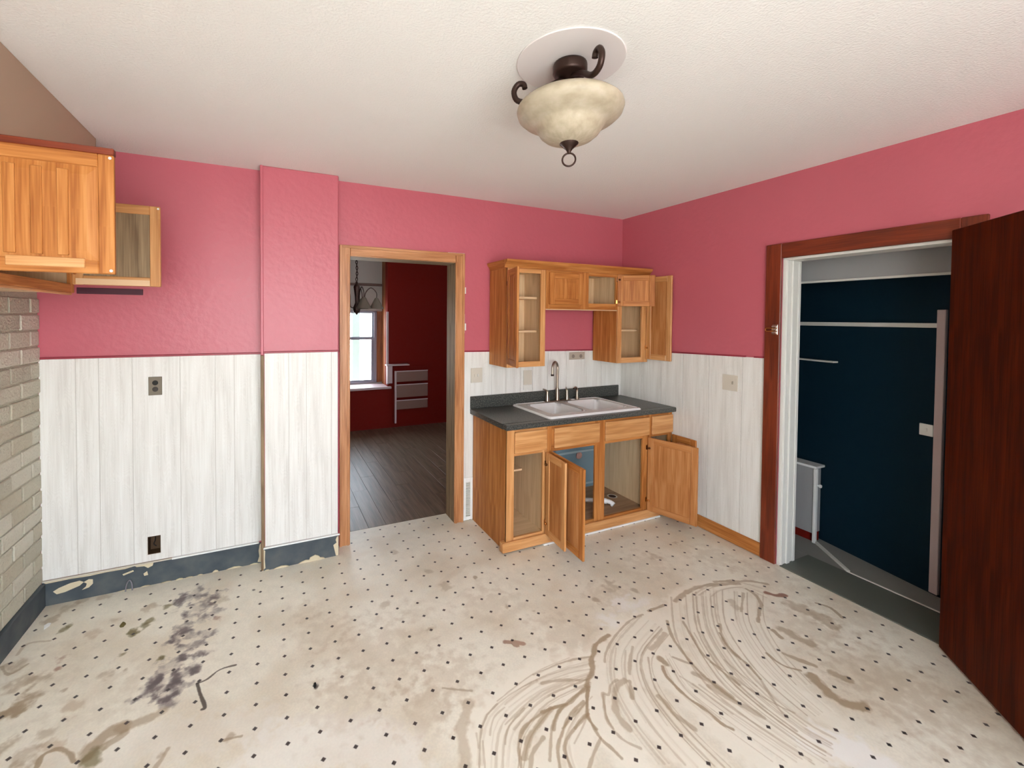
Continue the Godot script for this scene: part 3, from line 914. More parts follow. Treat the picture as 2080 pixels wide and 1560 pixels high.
	bare_patch(bb, [[-4.15, 0.146], [-4.05, 0.146], [-4.055, 0.128], [-4.08, 0.118], [-4.10, 0.134], [-4.14, 0.138]], 2, 0.017, 0.0195)
	bare_patch(bb, [[-4.60, 0.145], [-4.16, 0.145], [-4.20, 0.139], [-4.30, 0.141], [-4.38, 0.137], [-4.47, 0.141], [-4.59, 0.138]], 2, 0.017, 0.0192)
	bare_patch(bb, [[-3.412, 0.005], [-3.412, 0.143], [-3.422, 0.13], [-3.428, 0.09], [-3.424, 0.05], [-3.435, 0.012]], 2, 0.017, 0.0195)
	var bc := structure("baseboard_column", "slate-blue baseboard torn along the foot of the boxed-out column", "baseboard")
	one_box("board", Vector3(-3.392, 0, 0.124), Vector3(-2.890, 0.152, 0.140), M.slate, bc)
	one_box("cap_strip", Vector3(-3.395, 0.152, 0.12), Vector3(-2.882, 0.162, 0.145), M.white_bright, bc, 0.002)
	ragged(bc, -3.39, -2.93, 0.139, 0.02)
	bare_patch(bc, [[-3.10, 0.0], [-3.09, 0.03], [-3.055, 0.042], [-3.03, 0.03], [-3.01, 0.002]], 2, 0.139, 0.145)
	bare_patch(bc, [[-2.892, 0.002], [-2.892, 0.148], [-2.905, 0.14], [-2.912, 0.12], [-2.905, 0.10], [-2.928, 0.085], [-2.92, 0.05], [-2.91, 0.004]], 2, 0.139, 0.1425)
	bare_patch(bc, [[-3.393, 0.012], [-3.382, 0.02], [-3.386, 0.08], [-3.383, 0.14], [-3.393, 0.15]], 2, 0.139, 0.1415)
	# left wall of painted brick
	var wl := structure("wall_left", "left wall of cream painted brick in running courses", "wall")
	one_box("mortar_bed", Vector3(-4.80, 0, 0.0), Vector3(-4.617, CEIL, 5.15), M.mortar, wl, 0.0)
	var course := 0.096
	for r in 18:
		var z := 0.004 + (0.0 if r % 2 == 0 else -0.11)
		var y := 0.146 + r * course
		while z < 2.1:
			var za := maxf(z, 0.004)
			var zb := z + 0.208
			if zb - za > 0.03:
				var pr := rng.randf_range(-0.003, 0.003)
				one_box("brick", Vector3(-4.625, y + rng.randf_range(-0.002, 0.002), za), Vector3(-4.608 + pr, y + 0.084 + rng.randf_range(-0.002, 0.002), zb), M.brick[rng.randi() % 4], wl, 0.005)
			z += 0.22
	var bl := structure("baseboard_left", "dark slate baseboard along the foot of the brick wall", "baseboard")
	one_box("board", Vector3(-4.617, 0, 0.0185), Vector3(-4.592, 0.138, 5.0), M.slate, bl)
	# right wall with the closet doorway
	var wr := structure("wall_right", "right wall, dusky pink over cream boards, around the dark closet doorway", "wall")
	st = begin()
	for r in [[-0.19, 0.0, 1.52, CEIL], [2.40, 0.0, 5.15, CEIL], [1.52, 2.225, 2.40, CEIL]]:
		box(st, Vector3(-0.01, r[1], r[0]), Vector3(0.14, r[3], r[2]), 0.0)
	obj("painted_wall", st, M.pink, wr)
	wainscot(wr, [-0.04, 0.24, 0.48, 0.717, 0.967, 1.247, 1.415], 0.10, 1.447, 1.486, 0, -0.01)
	wainscot(wr, [2.50, 2.75, 3.05, 3.25, 3.5, 3.8, 4.1, 4.4, 4.7, 5.0], 0.10, 1.49, 1.49, 0, -0.01)
	var br := structure("baseboard_right", "warm oak baseboard between the sink cabinets and the dark red casing", "baseboard")
	one_box("board", Vector3(-0.03, 0.004, 0.64), Vector3(-0.01, 0.104, 1.413), M.oak, br, 0.003, 2)
	one_box("board", Vector3(-0.03, 0.004, 2.50), Vector3(-0.01, 0.104, 4.98), M.oak, br, 0.003, 2)
	# front wall behind the viewer, its unseen window enlarged to light the kitchen
	var wf := structure("wall_front", "pink front wall around the wide kitchen window", "wall")
	st = begin()
	for r in [[-4.8, 0.0, -4.50, CEIL], [-1.70, 0.0, 0.14, CEIL], [-4.50, 0.0, -1.70, 0.40], [-4.50, 2.55, -1.70, CEIL]]:
		box(st, Vector3(r[0], r[1], 5.0), Vector3(r[2], r[3], 5.15), 0.0)
	obj("painted_wall", st, M.pink, wf)
	kitchen_window("window_2", "white kitchen window enlarged for more light in the front wall behind the viewer", -4.50, -1.70, 0.40, 2.55, Transform3D(Basis.IDENTITY, Vector3(0, 0, 5.0)), -1.0)
	# oak-cased doorway in the back wall
	var d1 := structure("door_1", "oak-cased open doorway leading to the dining room", "doorway")
	for s in [[-2.868, -2.788, -1], [-1.912, -1.830, 1]]:
		st = begin()
		var off := rand_off()
		var inner: float = s[1] if s[2] < 0 else s[0]
		var outer: float = s[0] if s[2] < 0 else s[1]
		var k: float = s[2]
		var top := 2.315
		box(st, Vector3(s[0], 0.0, 0.0075), Vector3(s[1], top, 0.022), 0.003, 1, off)
		box(st, Vector3(minf(outer, outer - k * 0.02), 0.0, 0.02), Vector3(maxf(outer, outer - k * 0.02), top, 0.030), 0.004, 1, off + Vector2(0.5, 0))
		box(st, Vector3(minf(inner + k * 0.008, inner + k * 0.022), 0.0, 0.02), Vector3(maxf(inner + k * 0.008, inner + k * 0.022), 2.245, 0.027), 0.003, 1, off + Vector2(0.9, 0))
		obj("casing", st, M.casing, d1)
	st = begin()
	box(st, Vector3(-2.786, 2.235, 0.0005), Vector3(-1.914, 2.315, 0.022), 0.003, 0)
	box(st, Vector3(-2.85, 2.295, 0.02), Vector3(-1.85, 2.3155, 0.030), 0.004, 0)
	box(st, Vector3(-2.78, 2.243, 0.02), Vector3(-1.92, 2.257, 0.027), 0.003, 0)
	obj("casing", st, M.casing, d1)
	one_box("jamb", Vector3(-2.81, 0, -0.185), Vector3(-2.79, 2.25, 0.0), M.jamb, d1)
	one_box("jamb", Vector3(-1.91, 0, -0.185), Vector3(-1.89, 2.25, 0.0), M.jamb, d1)
	one_box("jamb", Vector3(-2.79, 2.232, -0.185), Vector3(-1.91, 2.25, 0.0), M.jamb, d1, 0.0015, 0)
	var y := 0.4
	while y < 2.3:   # ragged white filler along the casing's right edge
		var h := rng.randf_range(0.12, 0.3)
		var wd := rng.randf_range(0.004, 0.010)
		one_box("filler_strip", Vector3(-1.832, y, 0.006), Vector3(-1.830 + wd, minf(y + h, 2.312), 0.013), M.white_bright, d1, 0.001)
		y += h
	one_box("filler_strip", Vector3(-1.98, 2.314, 0.003), Vector3(-1.825, 2.320, 0.012), M.white_bright, d1, 0.001)
	one_box("filler_strip", Vector3(-1.832, 1.975, 0.006), Vector3(-1.812, 2.03, 0.012), M.white_bright, d1, 0.003)
	one_box("filler_strip", Vector3(-1.832, 1.66, 0.006), Vector3(-1.809, 1.72, 0.012), M.white_bright, d1, 0.003)
	# dark red cased closet doorway in the right wall
	var d2 := structure("door_2", "closet doorway with dark red casing and white inner jambs", "doorway")
	one_box("casing", Vector3(-0.034, 0, 1.415), Vector3(-0.0175, 2.312, 1.520), M.red_casing, d2, 0.004, 1, rand_off())
	one_box("casing", Vector3(-0.034, 2.208, 1.5202), Vector3(-0.0105, 2.312, 2.3998), M.red_casing, d2, 0.004, 2, rand_off())
	one_box("casing", Vector3(-0.034, 0, 2.400), Vector3(-0.0175, 2.312, 2.498), M.red_casing, d2, 0.004, 1, rand_off())
	for s in [[1.52, 1.545, 1.0], [2.375, 2.40, -1.0]]:
		st = begin()
		box(st, Vector3(-0.012, 0, s[0]), Vector3(0.14, 2.208, s[1]), 0.002)
		var zs: float = s[1] if s[2] > 0 else s[0]
		box(st, Vector3(0.045, 0, minf(zs, zs + s[2] * 0.012)), Vector3(0.085, 2.19, maxf(zs, zs + s[2] * 0.012)), 0.004)
		box(st, Vector3(-0.006, 0, minf(zs, zs + s[2] * 0.006)), Vector3(0.012, 2.19, maxf(zs, zs + s[2] * 0.006)), 0.003)
		box(st, Vector3(0.125, 0, minf(zs, zs + s[2] * 0.008)), Vector3(0.150, 2.19, maxf(zs, zs + s[2] * 0.008)), 0.003)
		obj("jamb", st, M.white_paint, d2)
	one_box("jamb", Vector3(-0.012, 2.190, 1.545), Vector3(0.14, 2.208, 2.375), M.white_paint, d2, 0.002)
	one_box("threshold", Vector3(-0.02, 0.0005, 1.546), Vector3(0.33, 0.008, 2.374), M.threshold, d2, 0.003)
	# its dark red leaf, swung wide into the kitchen
	var d3 := structure("door_3", "dark mahogany door leaf swung open into the kitchen at the right", "door")
	d3.position = Vector3(-0.050, 0.012, 2.390)
	d3.rotation.y = atan2(-0.70, -0.72)
	one_box("leaf", Vector3(0, 0, -0.018), Vector3(0.84, 2.235, 0.018), M.mahogany, d3, 0.003)

func kitchen_window(called: String, label: String, a: float, b: float, y0: float, y1: float, xf: Transform3D, inward: float) -> void:
	var w := structure(called, label, "window")
	w.transform = xf
	var st := begin()
	var m := (a + b) / 2.0
	var ym := (y0 + y1) / 2.0
	for r in [[a, y0, a + 0.04, y1], [b - 0.04, y0, b, y1], [a, y0, b, y0 + 0.04], [a, y1 - 0.04, b, y1], [m - 0.02, y0, m + 0.02, y1]]:
		box(st, Vector3(r[0], r[1], 0.03), Vector3(r[2], r[3], 0.09), 0.003)
	obj("window_frame", st, M.white_paint, w)
	for r in [[a + 0.04, y0 + 0.04, m - 0.02, ym], [m + 0.02, y0 + 0.04, b - 0.04, ym], [a + 0.04, ym, m - 0.02, y1 - 0.04], [m + 0.02, ym, b - 0.04, y1 - 0.04]]:
		one_box("pane", Vector3(r[0], r[1], 0.06), Vector3(r[2], r[3], 0.063), M.pane, w, 0.0)
	one_box("meeting_rail", Vector3(a + 0.04, ym - 0.02, 0.045), Vector3(b - 0.04, ym + 0.02, 0.08), M.white_paint, w, 0.002, 0)
	if inward < 0:
		one_box("window_sill", Vector3(a - 0.05, y0 - 0.03, -0.09), Vector3(b + 0.05, y0, 0.03), M.white_paint, w, 0.004, 0)

# ------------------------------------------------------------------ left wall cabinets
# A framed cabinet door: hinge edge at the local origin, running along +x; «front» +1 puts the raised face at +z.
func cabinet_door(parent: Node, called: String, at: Vector3, dir: Vector2, w: float, h: float, front: float, m_frame: Material, m_panel: Material, fr := 0.052, knobs := 2) -> Node3D:
	var d := node(called, parent, at, atan2(-dir.y, dir.x))
	var t := 0.019
	var z0 := 0.0 if front > 0 else -t
	var st := begin()
	var o := rand_off()
	box(st, Vector3(0, 0, z0), Vector3(fr, h, z0 + t), 0.003, 1, o)
	box(st, Vector3(w - fr, 0, z0), Vector3(w, h, z0 + t), 0.003, 1, o + Vector2(0.3, 0.2))
	box(st, Vector3(fr, 0, z0), Vector3(w - fr, fr, z0 + t), 0.003, 0, o + Vector2(0.1, 0.7))
	box(st, Vector3(fr, h - fr, z0), Vector3(w - fr, h, z0 + t), 0.003, 0, o + Vector2(0.6, 0.4))
	obj("door_frame", st, m_frame, d)
	# panel: flat behind, raised field on the front
	st = begin()
	var zc := z0 + t * 0.5
	var zf := z0 + t * (0.5 + 0.42 * front)
	o = rand_off()
	box(st, Vector3(fr - 0.006, fr - 0.006, zc - 0.0035), Vector3(w - fr + 0.006, h - fr + 0.006, zc + 0.0035), 0.0, 1, o)
	var a := fr + 0.006
	var b := fr + 0.034
	var zs := zc + 0.0035 * front
	if w - 2 * b > 0.02:
		var q0 := [Vector3(a, a, zs), Vector3(w - a, a, zs), Vector3(w - a, h - a, zs), Vector3(a, h - a, zs)]
		var q1 := [Vector3(b, b, zf), Vector3(w - b, b, zf), Vector3(w - b, h - b, zf), Vector3(b, h - b, zf)]
		var uvp := func(v: Vector3) -> Vector2: return Vector2(v.x, v.y) + o
		quad(st, q1[0], q1[1], q1[2], q1[3], Vector3(0, 0, front), uvp.call(q1[0]), uvp.call(q1[1]), uvp.call(q1[2]), uvp.call(q1[3]))
		for k in 4:
			var l := (k + 1) % 4
			var n: Vector3 = (q0[l] - q0[k]).cross(q1[k] - q0[k]).normalized()
			if n.dot((q0[k] + q0[l]) / 2.0 - Vector3(w / 2, h / 2, zs)) < 0: n = -n
			quad(st, q0[k], q0[l], q1[l], q1[k], n, uvp.call(q0[k]), uvp.call(q0[l]), uvp.call(q1[l]), uvp.call(q1[k]))
	obj("door_panel", st, m_panel, d)
	for k in knobs:
		var yh := h * (0.14 if k == 0 else 0.86)
		st = begin()
		lathe(st, [Vector2(0, 0.018), Vector2(0.007, 0.016), Vector2(0.010, 0.010), Vector2(0.009, 0.0), Vector2(0, 0)], 10, Vector3.ZERO, Transform3D(Basis(Vector3.RIGHT, -PI / 2 * front), Vector3(0.018, yh, z0 if front > 0 else z0 + t)))
		box(st, Vector3(-0.016, yh - 0.020, zc - 0.011), Vector3(0.004, yh + 0.020, zc + 0.011), 0.004)
		obj("hinge", st, M.dark_brass if k == 1 else M.brass, d)
	return d

func bumper(d: Node3D, x: float, y: float, z: float) -> void:
	var st := begin()
	lathe(st, [Vector2(0, 0.003), Vector2(0.005, 0.002), Vector2(0.006, 0.0), Vector2(0, 0)], 10, Vector3.ZERO, Transform3D(Basis(Vector3.RIGHT, PI / 2 * signf(z)), Vector3(x, y, z)))
	obj("bumper_pad", st, M.white_bright, d)

func build_left_side() -> void:
	var so := structure("soffit", "tan boxed soffit under the ceiling above the left wall cabinet", "soffit")
	one_box("soffit_box", Vector3(-4.612, 2.44, 0.20), Vector3(-4.27, 2.7995, 2.6), M.soffit, so, 0.002)
	var c := thing("wall_cabinet", "oak wall cabinet under the tan soffit on the brick wall, both doors swung open", "cabinet", Vector3(-4.606, 1.885, 0.45))
	# local x: out from the wall, y up, z along the wall
	var st := begin()
	var D := 0.29
	var L := 0.88
	var H := 0.55
	for r in [[0, 0, 0, D, 0.016, L], [0, H - 0.016, 0, D, H, L], [0, 0.016, 0, D, H - 0.016, 0.016], [0, 0.016, L - 0.016, D, H - 0.016, L], [0, 0.016, 0.016, 0.008, H - 0.016, L - 0.016]]:
		box(st, Vector3(r[0], r[1], r[2]), Vector3(r[3], r[4], r[5]), 0.001)
	obj("carcass", st, M.maple, c)
	st = begin()
	for r in [[0, 0, 0.04, H], [L - 0.04, 0, L, H], [0.04, 0, L - 0.04, 0.045], [0.04, H - 0.045, L - 0.04, H]]:
		box(st, Vector3(D, r[1], r[0]), Vector3(D + 0.019, r[3], r[2]), 0.002, 1 if r[3] - r[1] > 0.1 else 2)
	obj("face_frame", st, M.oak, c)
	one_box("bottom_lip", Vector3(D - 0.01, -0.012, 0.02), Vector3(D + 0.016, 0.0, L - 0.02), M.oak_light, c, 0.003, 2)
	one_box("shelf", Vector3(0.01, 0.27, 0.018), Vector3(D - 0.02, 0.286, L - 0.018), M.maple, c)
	# far door shows its back, near door its raised front
	var far := cabinet_door(c, "door", Vector3(D + 0.012, 0.045, 0.022), Vector2(1, 0.0), 0.395, 0.45, -1.0, M.oak_light, M.jamb, 0.05, 2)
	bumper(far, 0.386, 0.437, 0.0015)
	one_box("lower_edge_strip", Vector3(0.02, 0.002, 0.0), Vector3(0.345, 0.034, 0.0022), M.shelf_edge, far, 0.001, 0)
	var nearer := cabinet_door(c, "door", Vector3(D + 0.012, 0.040, 0.862), Vector2(1, 0.01), 0.415, 0.455, 1.0, M.oak, M.oak, 0.05, 0)
	bumper(nearer, 0.404, 0.443, 0.0205)
	bumper(nearer, 0.404, 0.013, 0.0205)
	for k in 3:
		one_box("panel_rib", Vector3(0.095 + k * 0.075, 0.065, 0.014), Vector3(0.128 + k * 0.075, 0.385, 0.0235), M.oak, nearer, 0.005)
	one_box("lower_edge_strip", Vector3(0.10, 0.020, 0.012), Vector3(0.325, 0.056, 0.0245), M.oak_light, nearer, 0.004, 0)  # paler strip paints the light caught by the panel's bottom bevel
	one_box("dark_top_strip", Vector3(0.0, 0.455, -0.01), Vector3(0.415, 0.482, 0.018), M.red_casing, nearer, 0.003, 0)  # narrow dark strip along the top edge of the near door
	var lg := thing("dark_wall_strip", "short dark maroon strip on the pink wall under the smaller open cabinet door", "strip", Vector3(-4.43, 1.888, 0.0005))  # thin dark maroon strip on the wall below the far door
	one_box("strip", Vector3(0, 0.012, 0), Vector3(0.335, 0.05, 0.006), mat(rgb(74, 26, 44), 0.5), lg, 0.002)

# ------------------------------------------------------------------ sink run
func carcass(c: Node, x0: float, x1: float, y0: float, y1: float, z0: float, z1: float, m_in: Material, m_back: Material, m_floor: Material, top := false) -> void:
	var t := 0.014
	for s in [[x0, x0 + t], [x1 - t, x1]]:
		one_box("side_panel", Vector3(s[0], y0, z0), Vector3(s[1], y1, z1), m_in, c, 0.001, 1, rand_off())
	one_box("back_panel", Vector3(x0 + t, y0 + t, z0), Vector3(x1 - t, y1, z0 + 0.006), m_back, c, 0.0, 1, rand_off())
	one_box("bottom_panel", Vector3(x0 + t, y0, z0), Vector3(x1 - t, y0 + t, z1), m_floor, c, 0.001, 0, rand_off())
	if top:
		one_box("top_panel", Vector3(x0 + t, y1 - t, z0 + 0.006), Vector3(x1 - t, y1, z1), m_in, c, 0.001, 0, rand_off())

func frame_bars(called: String, c: Node, bars: Array, z: float, m: Material) -> void:
	var st := begin()
	for r in bars:
		box(st, Vector3(r[0], r[1], z), Vector3(r[2], r[3], z + 0.019), 0.0015, 1 if r[3] - r[1] > r[2] - r[0] else 0, rand_off())
	obj(called, st, m, c)

func drawer_front(c: Node, called: String, x0: float, x1: float, y0: float, y1: float, z: float) -> void:
	var st := begin()
	box(st, Vector3(x0, y0, z), Vector3(x1, y1, z + 0.017), 0.005, 0, rand_off())
	obj(called, st, M.oak_light, c)

func build_base_cabinets() -> void:
	var zf := 0.592    # back of the face frames
	# narrow unit at the left end
	var a := thing("base_cabinet", "narrow oak base cabinet with exposed side at the left end of the sink run", "cabinet", Vector3(-1.73, 0, 0.012), 0.0, "oak base cabinets under the black worktop")
	carcass(a, 0.0, 0.345, 0.085, 0.93, 0.0, zf - 0.012, M.maple, M.maple, M.maple)
	one_box("end_panel", Vector3(-0.006, 0.0, 0.0), Vector3(-0.0005, 0.932, zf), M.oak, a, 0.001, 1, rand_off())
	frame_bars("face_frame", a, [[-0.006, 0.062, 0.058, 0.932], [0.315, 0.062, 0.351, 0.932], [0.058, 0.062, 0.315, 0.105], [0.058, 0.725, 0.315, 0.765], [0.058, 0.90, 0.315, 0.932]], zf - 0.012, M.oak_light)
	drawer_front(a, "drawer_front", 0.056, 0.343, 0.748, 0.908, zf + 0.0075)
	one_box("shelf", Vector3(0.015, 0.475, 0.008), Vector3(0.330, 0.491, 0.27), M.shelf_edge, a, 0.001, 0)
	cabinet_door(a, "door", Vector3(0.330, 0.088, 0.618), Vector2(-0.022, 0.24), 0.275, 0.642, -1.0, M.oak_light, M.oak_back)
	# sink base
	var b := thing("base_cabinet", "wide oak sink base cabinet with two open doors and white drain pipe inside", "cabinet", Vector3(-1.378, 0, 0.012), 0.0, "oak base cabinets under the black worktop")
	carcass(b, 0.0, 1.072, 0.085, 0.76, 0.0, zf - 0.012, M.maple, M.blue_grey, M.cab_floor)
	frame_bars("face_frame", b, [[0.0005, 0.062, 0.046, 0.932], [0.478, 0.062, 0.583, 0.932], [1.005, 0.062, 1.0715, 0.932], [0.046, 0.766, 0.070, 0.899], [0.046, 0.062, 0.478, 0.105], [0.583, 0.062, 1.005, 0.105], [0.046, 0.722, 0.478, 0.765], [0.583, 0.722, 1.005, 0.765], [0.046, 0.90, 0.478, 0.932], [0.583, 0.90, 1.005, 0.932]], zf - 0.012, M.oak)
	drawer_front(b, "false_drawer_front", 0.062, 0.512, 0.748, 0.908, zf + 0.0075)
	drawer_front(b, "false_drawer_front", 0.574, 1.07, 0.748, 0.908, zf + 0.0075)
	var st := begin()
	for r in [[0.45, 0.13, 1.03, 0.15], [0.45, 0.455, 1.03, 0.475], [1.0, 0.15, 1.03, 0.455]]:
		box(st, Vector3(r[0], r[1], 0.006), Vector3(r[2], r[3], 0.014), 0.002)
	obj("back_rail", st, mat(rgb(160, 178, 184), 0.4), b)
	st = begin()
	lathe(st, [Vector2(0, 0.02), Vector2(0.022, 0.018), Vector2(0.034, 0.006), Vector2(0.036, 0.0), Vector2(0, 0)], 16, Vector3.ZERO, Transform3D(Basis(Vector3.RIGHT, PI / 2), Vector3(0.79, 0.425, 0.007)))
	obj("pipe_escutcheon", st, mat(rgb(196, 150, 138), 0.4), b)
	st = begin()
	lathe(st, [Vector2(0.047, 0.002), Vector2(0.045, 0.003), Vector2(0.034, 0.0022), Vector2(0.034, 0.0)], 20, Vector3(0.957, 0.099, 0.29))
	obj("pipe_collar", st, M.off_white, b)
	st = begin()
	lathe(st, [Vector2(0, 0.0015), Vector2(0.034, 0.0015)], 20, Vector3(0.957, 0.099, 0.29))
	obj("pipe_hole", st, mat(rgb(52, 26, 14), 0.9), b)
	cabinet_door(b, "door", Vector3(0.040, 0.088, 0.618), Vector2(-0.030, 0.42), 0.435, 0.642, 1.0, M.oak, M.oak_back)
	cabinet_door(b, "door", Vector3(1.045, 0.088, 0.618), Vector2(0.118, 0.385), 0.415, 0.642, -1.0, M.oak_back, M.oak_back)
	# narrow unit against the right wall
	var r := thing("base_cabinet", "narrow oak base cabinet against the right wall, its door open along the wall", "cabinet", Vector3(-0.303, 0, 0.012), 0.0, "oak base cabinets under the black worktop")
	carcass(r, 0.0, 0.278, 0.085, 0.93, 0.0, zf - 0.012, M.maple, M.maple, M.maple)
	frame_bars("face_frame", r, [[0.0005, 0.062, 0.032, 0.932], [0.240, 0.062, 0.284, 0.932], [0.032, 0.062, 0.240, 0.105], [0.032, 0.725, 0.240, 0.765], [0.032, 0.90, 0.240, 0.932]], zf - 0.012, M.oak)
	drawer_front(r, "drawer_front", 0.028, 0.282, 0.748, 0.908, zf + 0.0075)
	cabinet_door(r, "door", Vector3(0.262, 0.088, 0.618), Vector2(0.002, 0.24), 0.240, 0.642, -1.0, M.oak, M.oak_back)
	# plinth board along all three
	var p := thing("plinth_board", "oak plinth board along the foot of the sink cabinets", "trim", Vector3(-1.775, 0, 0.61))
	one_box("board", Vector3(0.0, 0.012, 0.0035), Vector3(1.745, 0.087, 0.022), M.oak_light, p, 0.004, 0)
	one_box("return_board", Vector3(0.0, 0.012, -0.03), Vector3(0.036, 0.087, 0.003), M.oak_light, p, 0.003, 2)
	one_box("white_shoe_strip", Vector3(0.36, 0.0005, 0.004), Vector3(1.60, 0.014, 0.030), M.white_bright, p, 0.004, 0)
	# worktop with the sink cut out of it
	var w := thing("worktop", "black speckled laminate worktop with upstand on the oak base cabinets", "worktop", Vector3(-1.765, 0.935, 0.0))
	var x1 := 1.752
	st = begin()
	box(st, Vector3(0, 0, 0.592), Vector3(x1, 0.04, 0.655), 0.006)
	box(st, Vector3(0, 0.0, 0.04), Vector3(0.44, 0.04, 0.592), 0.0)
	box(st, Vector3(1.345, 0.0, 0.04), Vector3(x1, 0.04, 0.592), 0.0)
	prism(st, PackedVector2Array([Vector2(0, 0.009), Vector2(x1, -0.032), Vector2(x1, 0.04), Vector2(0, 0.04)]), 1, 0.0, 0.04)
	obj("slab", st, M.counter, w)
	var bs := MeshInstance3D.new()
	st = begin()
	box(st, Vector3(0.135, 0.041, 0.0085), Vector3(1.842, 0.150, 0.028), 0.004, 0, Vector2.ZERO, Transform3D(Basis(Vector3.UP, SKEW), Vector3(-0.135, 0, 0)))
	obj("upstand", st, M.counter, w)
	bs.free()

func build_sink() -> void:
	var s := thing("kitchen_sink", "white enamel double bowl sink set in the black worktop", "sink", Vector3(-0.868, 0.976, 0.315))
	# rim: rings from the outer edge to each bowl, as a flat plate with two openings
	var rim := begin()
	var y := 0.012
	var ox := 0.478
	var oz := 0.288
	var L := Rect2(-0.382, -0.215, 0.345, 0.405)
	var R := Rect2(0.030, -0.215, 0.393, 0.405)
	for r in [[-ox, -oz, L.position.x, oz], [L.position.x, -oz, L.end.x, L.position.y], [L.position.x, L.end.y, L.end.x, oz], [L.end.x, -oz, R.position.x, oz], [R.position.x, -oz, R.end.x, R.position.y], [R.position.x, R.end.y, R.end.x, oz], [R.end.x, -oz, ox, oz]]:
		quad(rim, Vector3(r[0], y, r[1]), Vector3(r[2], y, r[1]), Vector3(r[2], y, r[3]), Vector3(r[0], y, r[3]), Vector3.UP)
	obj("rim", rim, M.sink_grey, s)
	# rounded outer lip
	var rings := []
	for q in [[0.018, 0.012], [0.006, 0.016], [-0.004, 0.013], [-0.008, 0.005], [-0.008, 0.0]]:
		rings.append(rrect(0, 0, ox - q[0], oz - q[0], 0.03, q[1]))
	loft(rings, M.white_enamel, "rim_lip", s, 1.0, false)
	var k := 0
	for b in [L, R]:
		var c: Vector2 = b.get_center()
		var h: Vector2 = b.size / 2.0
		rings = []
		for q in [[-0.030, 0.0128, 0.010], [-0.002, 0.0135, 0.05], [0.006, 0.009, 0.055], [0.012, -0.02, 0.06], [0.022, -0.13, 0.06], [0.034, -0.162, 0.06], [0.06, -0.172, 0.05], [0.14, -0.176, 0.02]]:
			rings.append(rrect(c.x, c.y, h.x - q[0], h.y - q[0], q[2], q[1]))
		rings[0] = rrect(c.x, c.y, h.x + 0.010, h.y + 0.010, 0.056, 0.0128)
		loft(rings, M.white_enamel, "bowl", s, -1.0, true)
		rings = []
		for q in [[0.0, 0.0, 0.06], [0.004, -0.02, 0.06], [0.014, -0.135, 0.06], [0.03, -0.172, 0.06], [0.06, -0.182, 0.05]]:
			rings.append(rrect(c.x, c.y, h.x - q[0], h.y - q[0], q[2], q[1]))
		loft(rings, M.blue_grey, "bowl_underside", s, 1.0, true)
		var st := begin()
		lathe(st, [Vector2(0, -0.004), Vector2(0.026, -0.004), Vector2(0.030, 0.0), Vector2(0.040, 0.003), Vector2(0.044, 0.001), Vector2(0.044, 0.0)], 20, Vector3(c.x, -0.1755, c.y))
		obj("drain", st, M.nickel, s)
		k += 1
	# tap on the back ledge
	var t := thing("kitchen_tap", "brushed nickel gooseneck kitchen tap with two lever handles behind the sink", "tap", Vector3(-0.878, 0.9905, 0.050))
	var st := begin()
	var path := [Vector3(0, 0.004, 0), Vector3(0, 0.10, 0), Vector3(0, 0.22, 0), Vector3(0, 0.30, 0.004)]
	var sd := Vector3(-0.86, 0, 0.51)
	for k2 in 13:
		var an := PI * (1.0 - k2 / 12.0)
		path.append(Vector3(0, 0.318 + sin(an) * 0.052, 0) + sd * (0.058 + cos(an) * 0.056))
	path.append(Vector3(0, 0.262, 0) + sd * 0.115)
	tube(st, smooth_path(path, 3), 0.0115, 12)
	obj("spout", st, M.nickel, t)
	st = begin()
	lathe(st, [Vector2(0.012, 0.125), Vector2(0.016, 0.12), Vector2(0.017, 0.10), Vector2(0.019, 0.02), Vector2(0.026, 0.006), Vector2(0.027, 0.0)], 18)
	obj("spout_collar", st, M.nickel, t)
	st = begin()
	tube(st, [Vector3(0, 0.264, 0) + sd * 0.115, Vector3(0, 0.246, 0) + sd * 0.115], 0.014, 14)
	obj("aerator", st, M.bronze, t)
	st = begin()
	for ring in [0]:
		box(st, Vector3(-0.145, 0.0, -0.028), Vector3(0.145, 0.006, 0.028), 0.003)
	obj("base_plate", st, M.nickel, t)
	for e in [[-0.112, 0.02], [0.112, -0.02]]:
		st = begin()
		lathe(st, [Vector2(0, 0.098), Vector2(0.010, 0.097), Vector2(0.013, 0.09), Vector2(0.013, 0.07), Vector2(0.017, 0.04), Vector2(0.021, 0.008), Vector2(0.022, 0.0)], 16, Vector3(e[0], 0.004, 0))
		tube(st, [Vector3(e[0], 0.098, 0), Vector3(e[0] - e[1] * 0.4, 0.106, -0.018), Vector3(e[0] - e[1], 0.112, -0.040)], [0.008, 0.007, 0.0055], 10)
		obj("handle", st, M.nickel, t)
	var d := thing("side_sprayer", "small nickel side sprayer with curved head right of the kitchen tap", "sprayer", Vector3(-0.648, 0.9905, 0.052))
	st = begin()
	lathe(st, [Vector2(0, 0.09), Vector2(0.012, 0.088), Vector2(0.012, 0.05), Vector2(0.015, 0.02), Vector2(0.022, 0.004), Vector2(0.023, 0.0)], 16)
	obj("body", st, M.nickel, d)
	st = begin()
	tube(st, smooth_path([Vector3(0, 0.085, 0), Vector3(-0.004, 0.106, 0.004), Vector3(-0.026, 0.117, 0.010), Vector3(-0.05, 0.108, 0.016)], 4), 0.009, 12)
	obj("head", st, M.nickel, d)
	# loose white waste pipe lying in the sink base
	var pp := thing("waste_pipe", "white plastic waste pipe with an elbow lying inside the open sink base", "pipe", Vector3(-0.60, 0.1185, 0.43))
	st = begin()
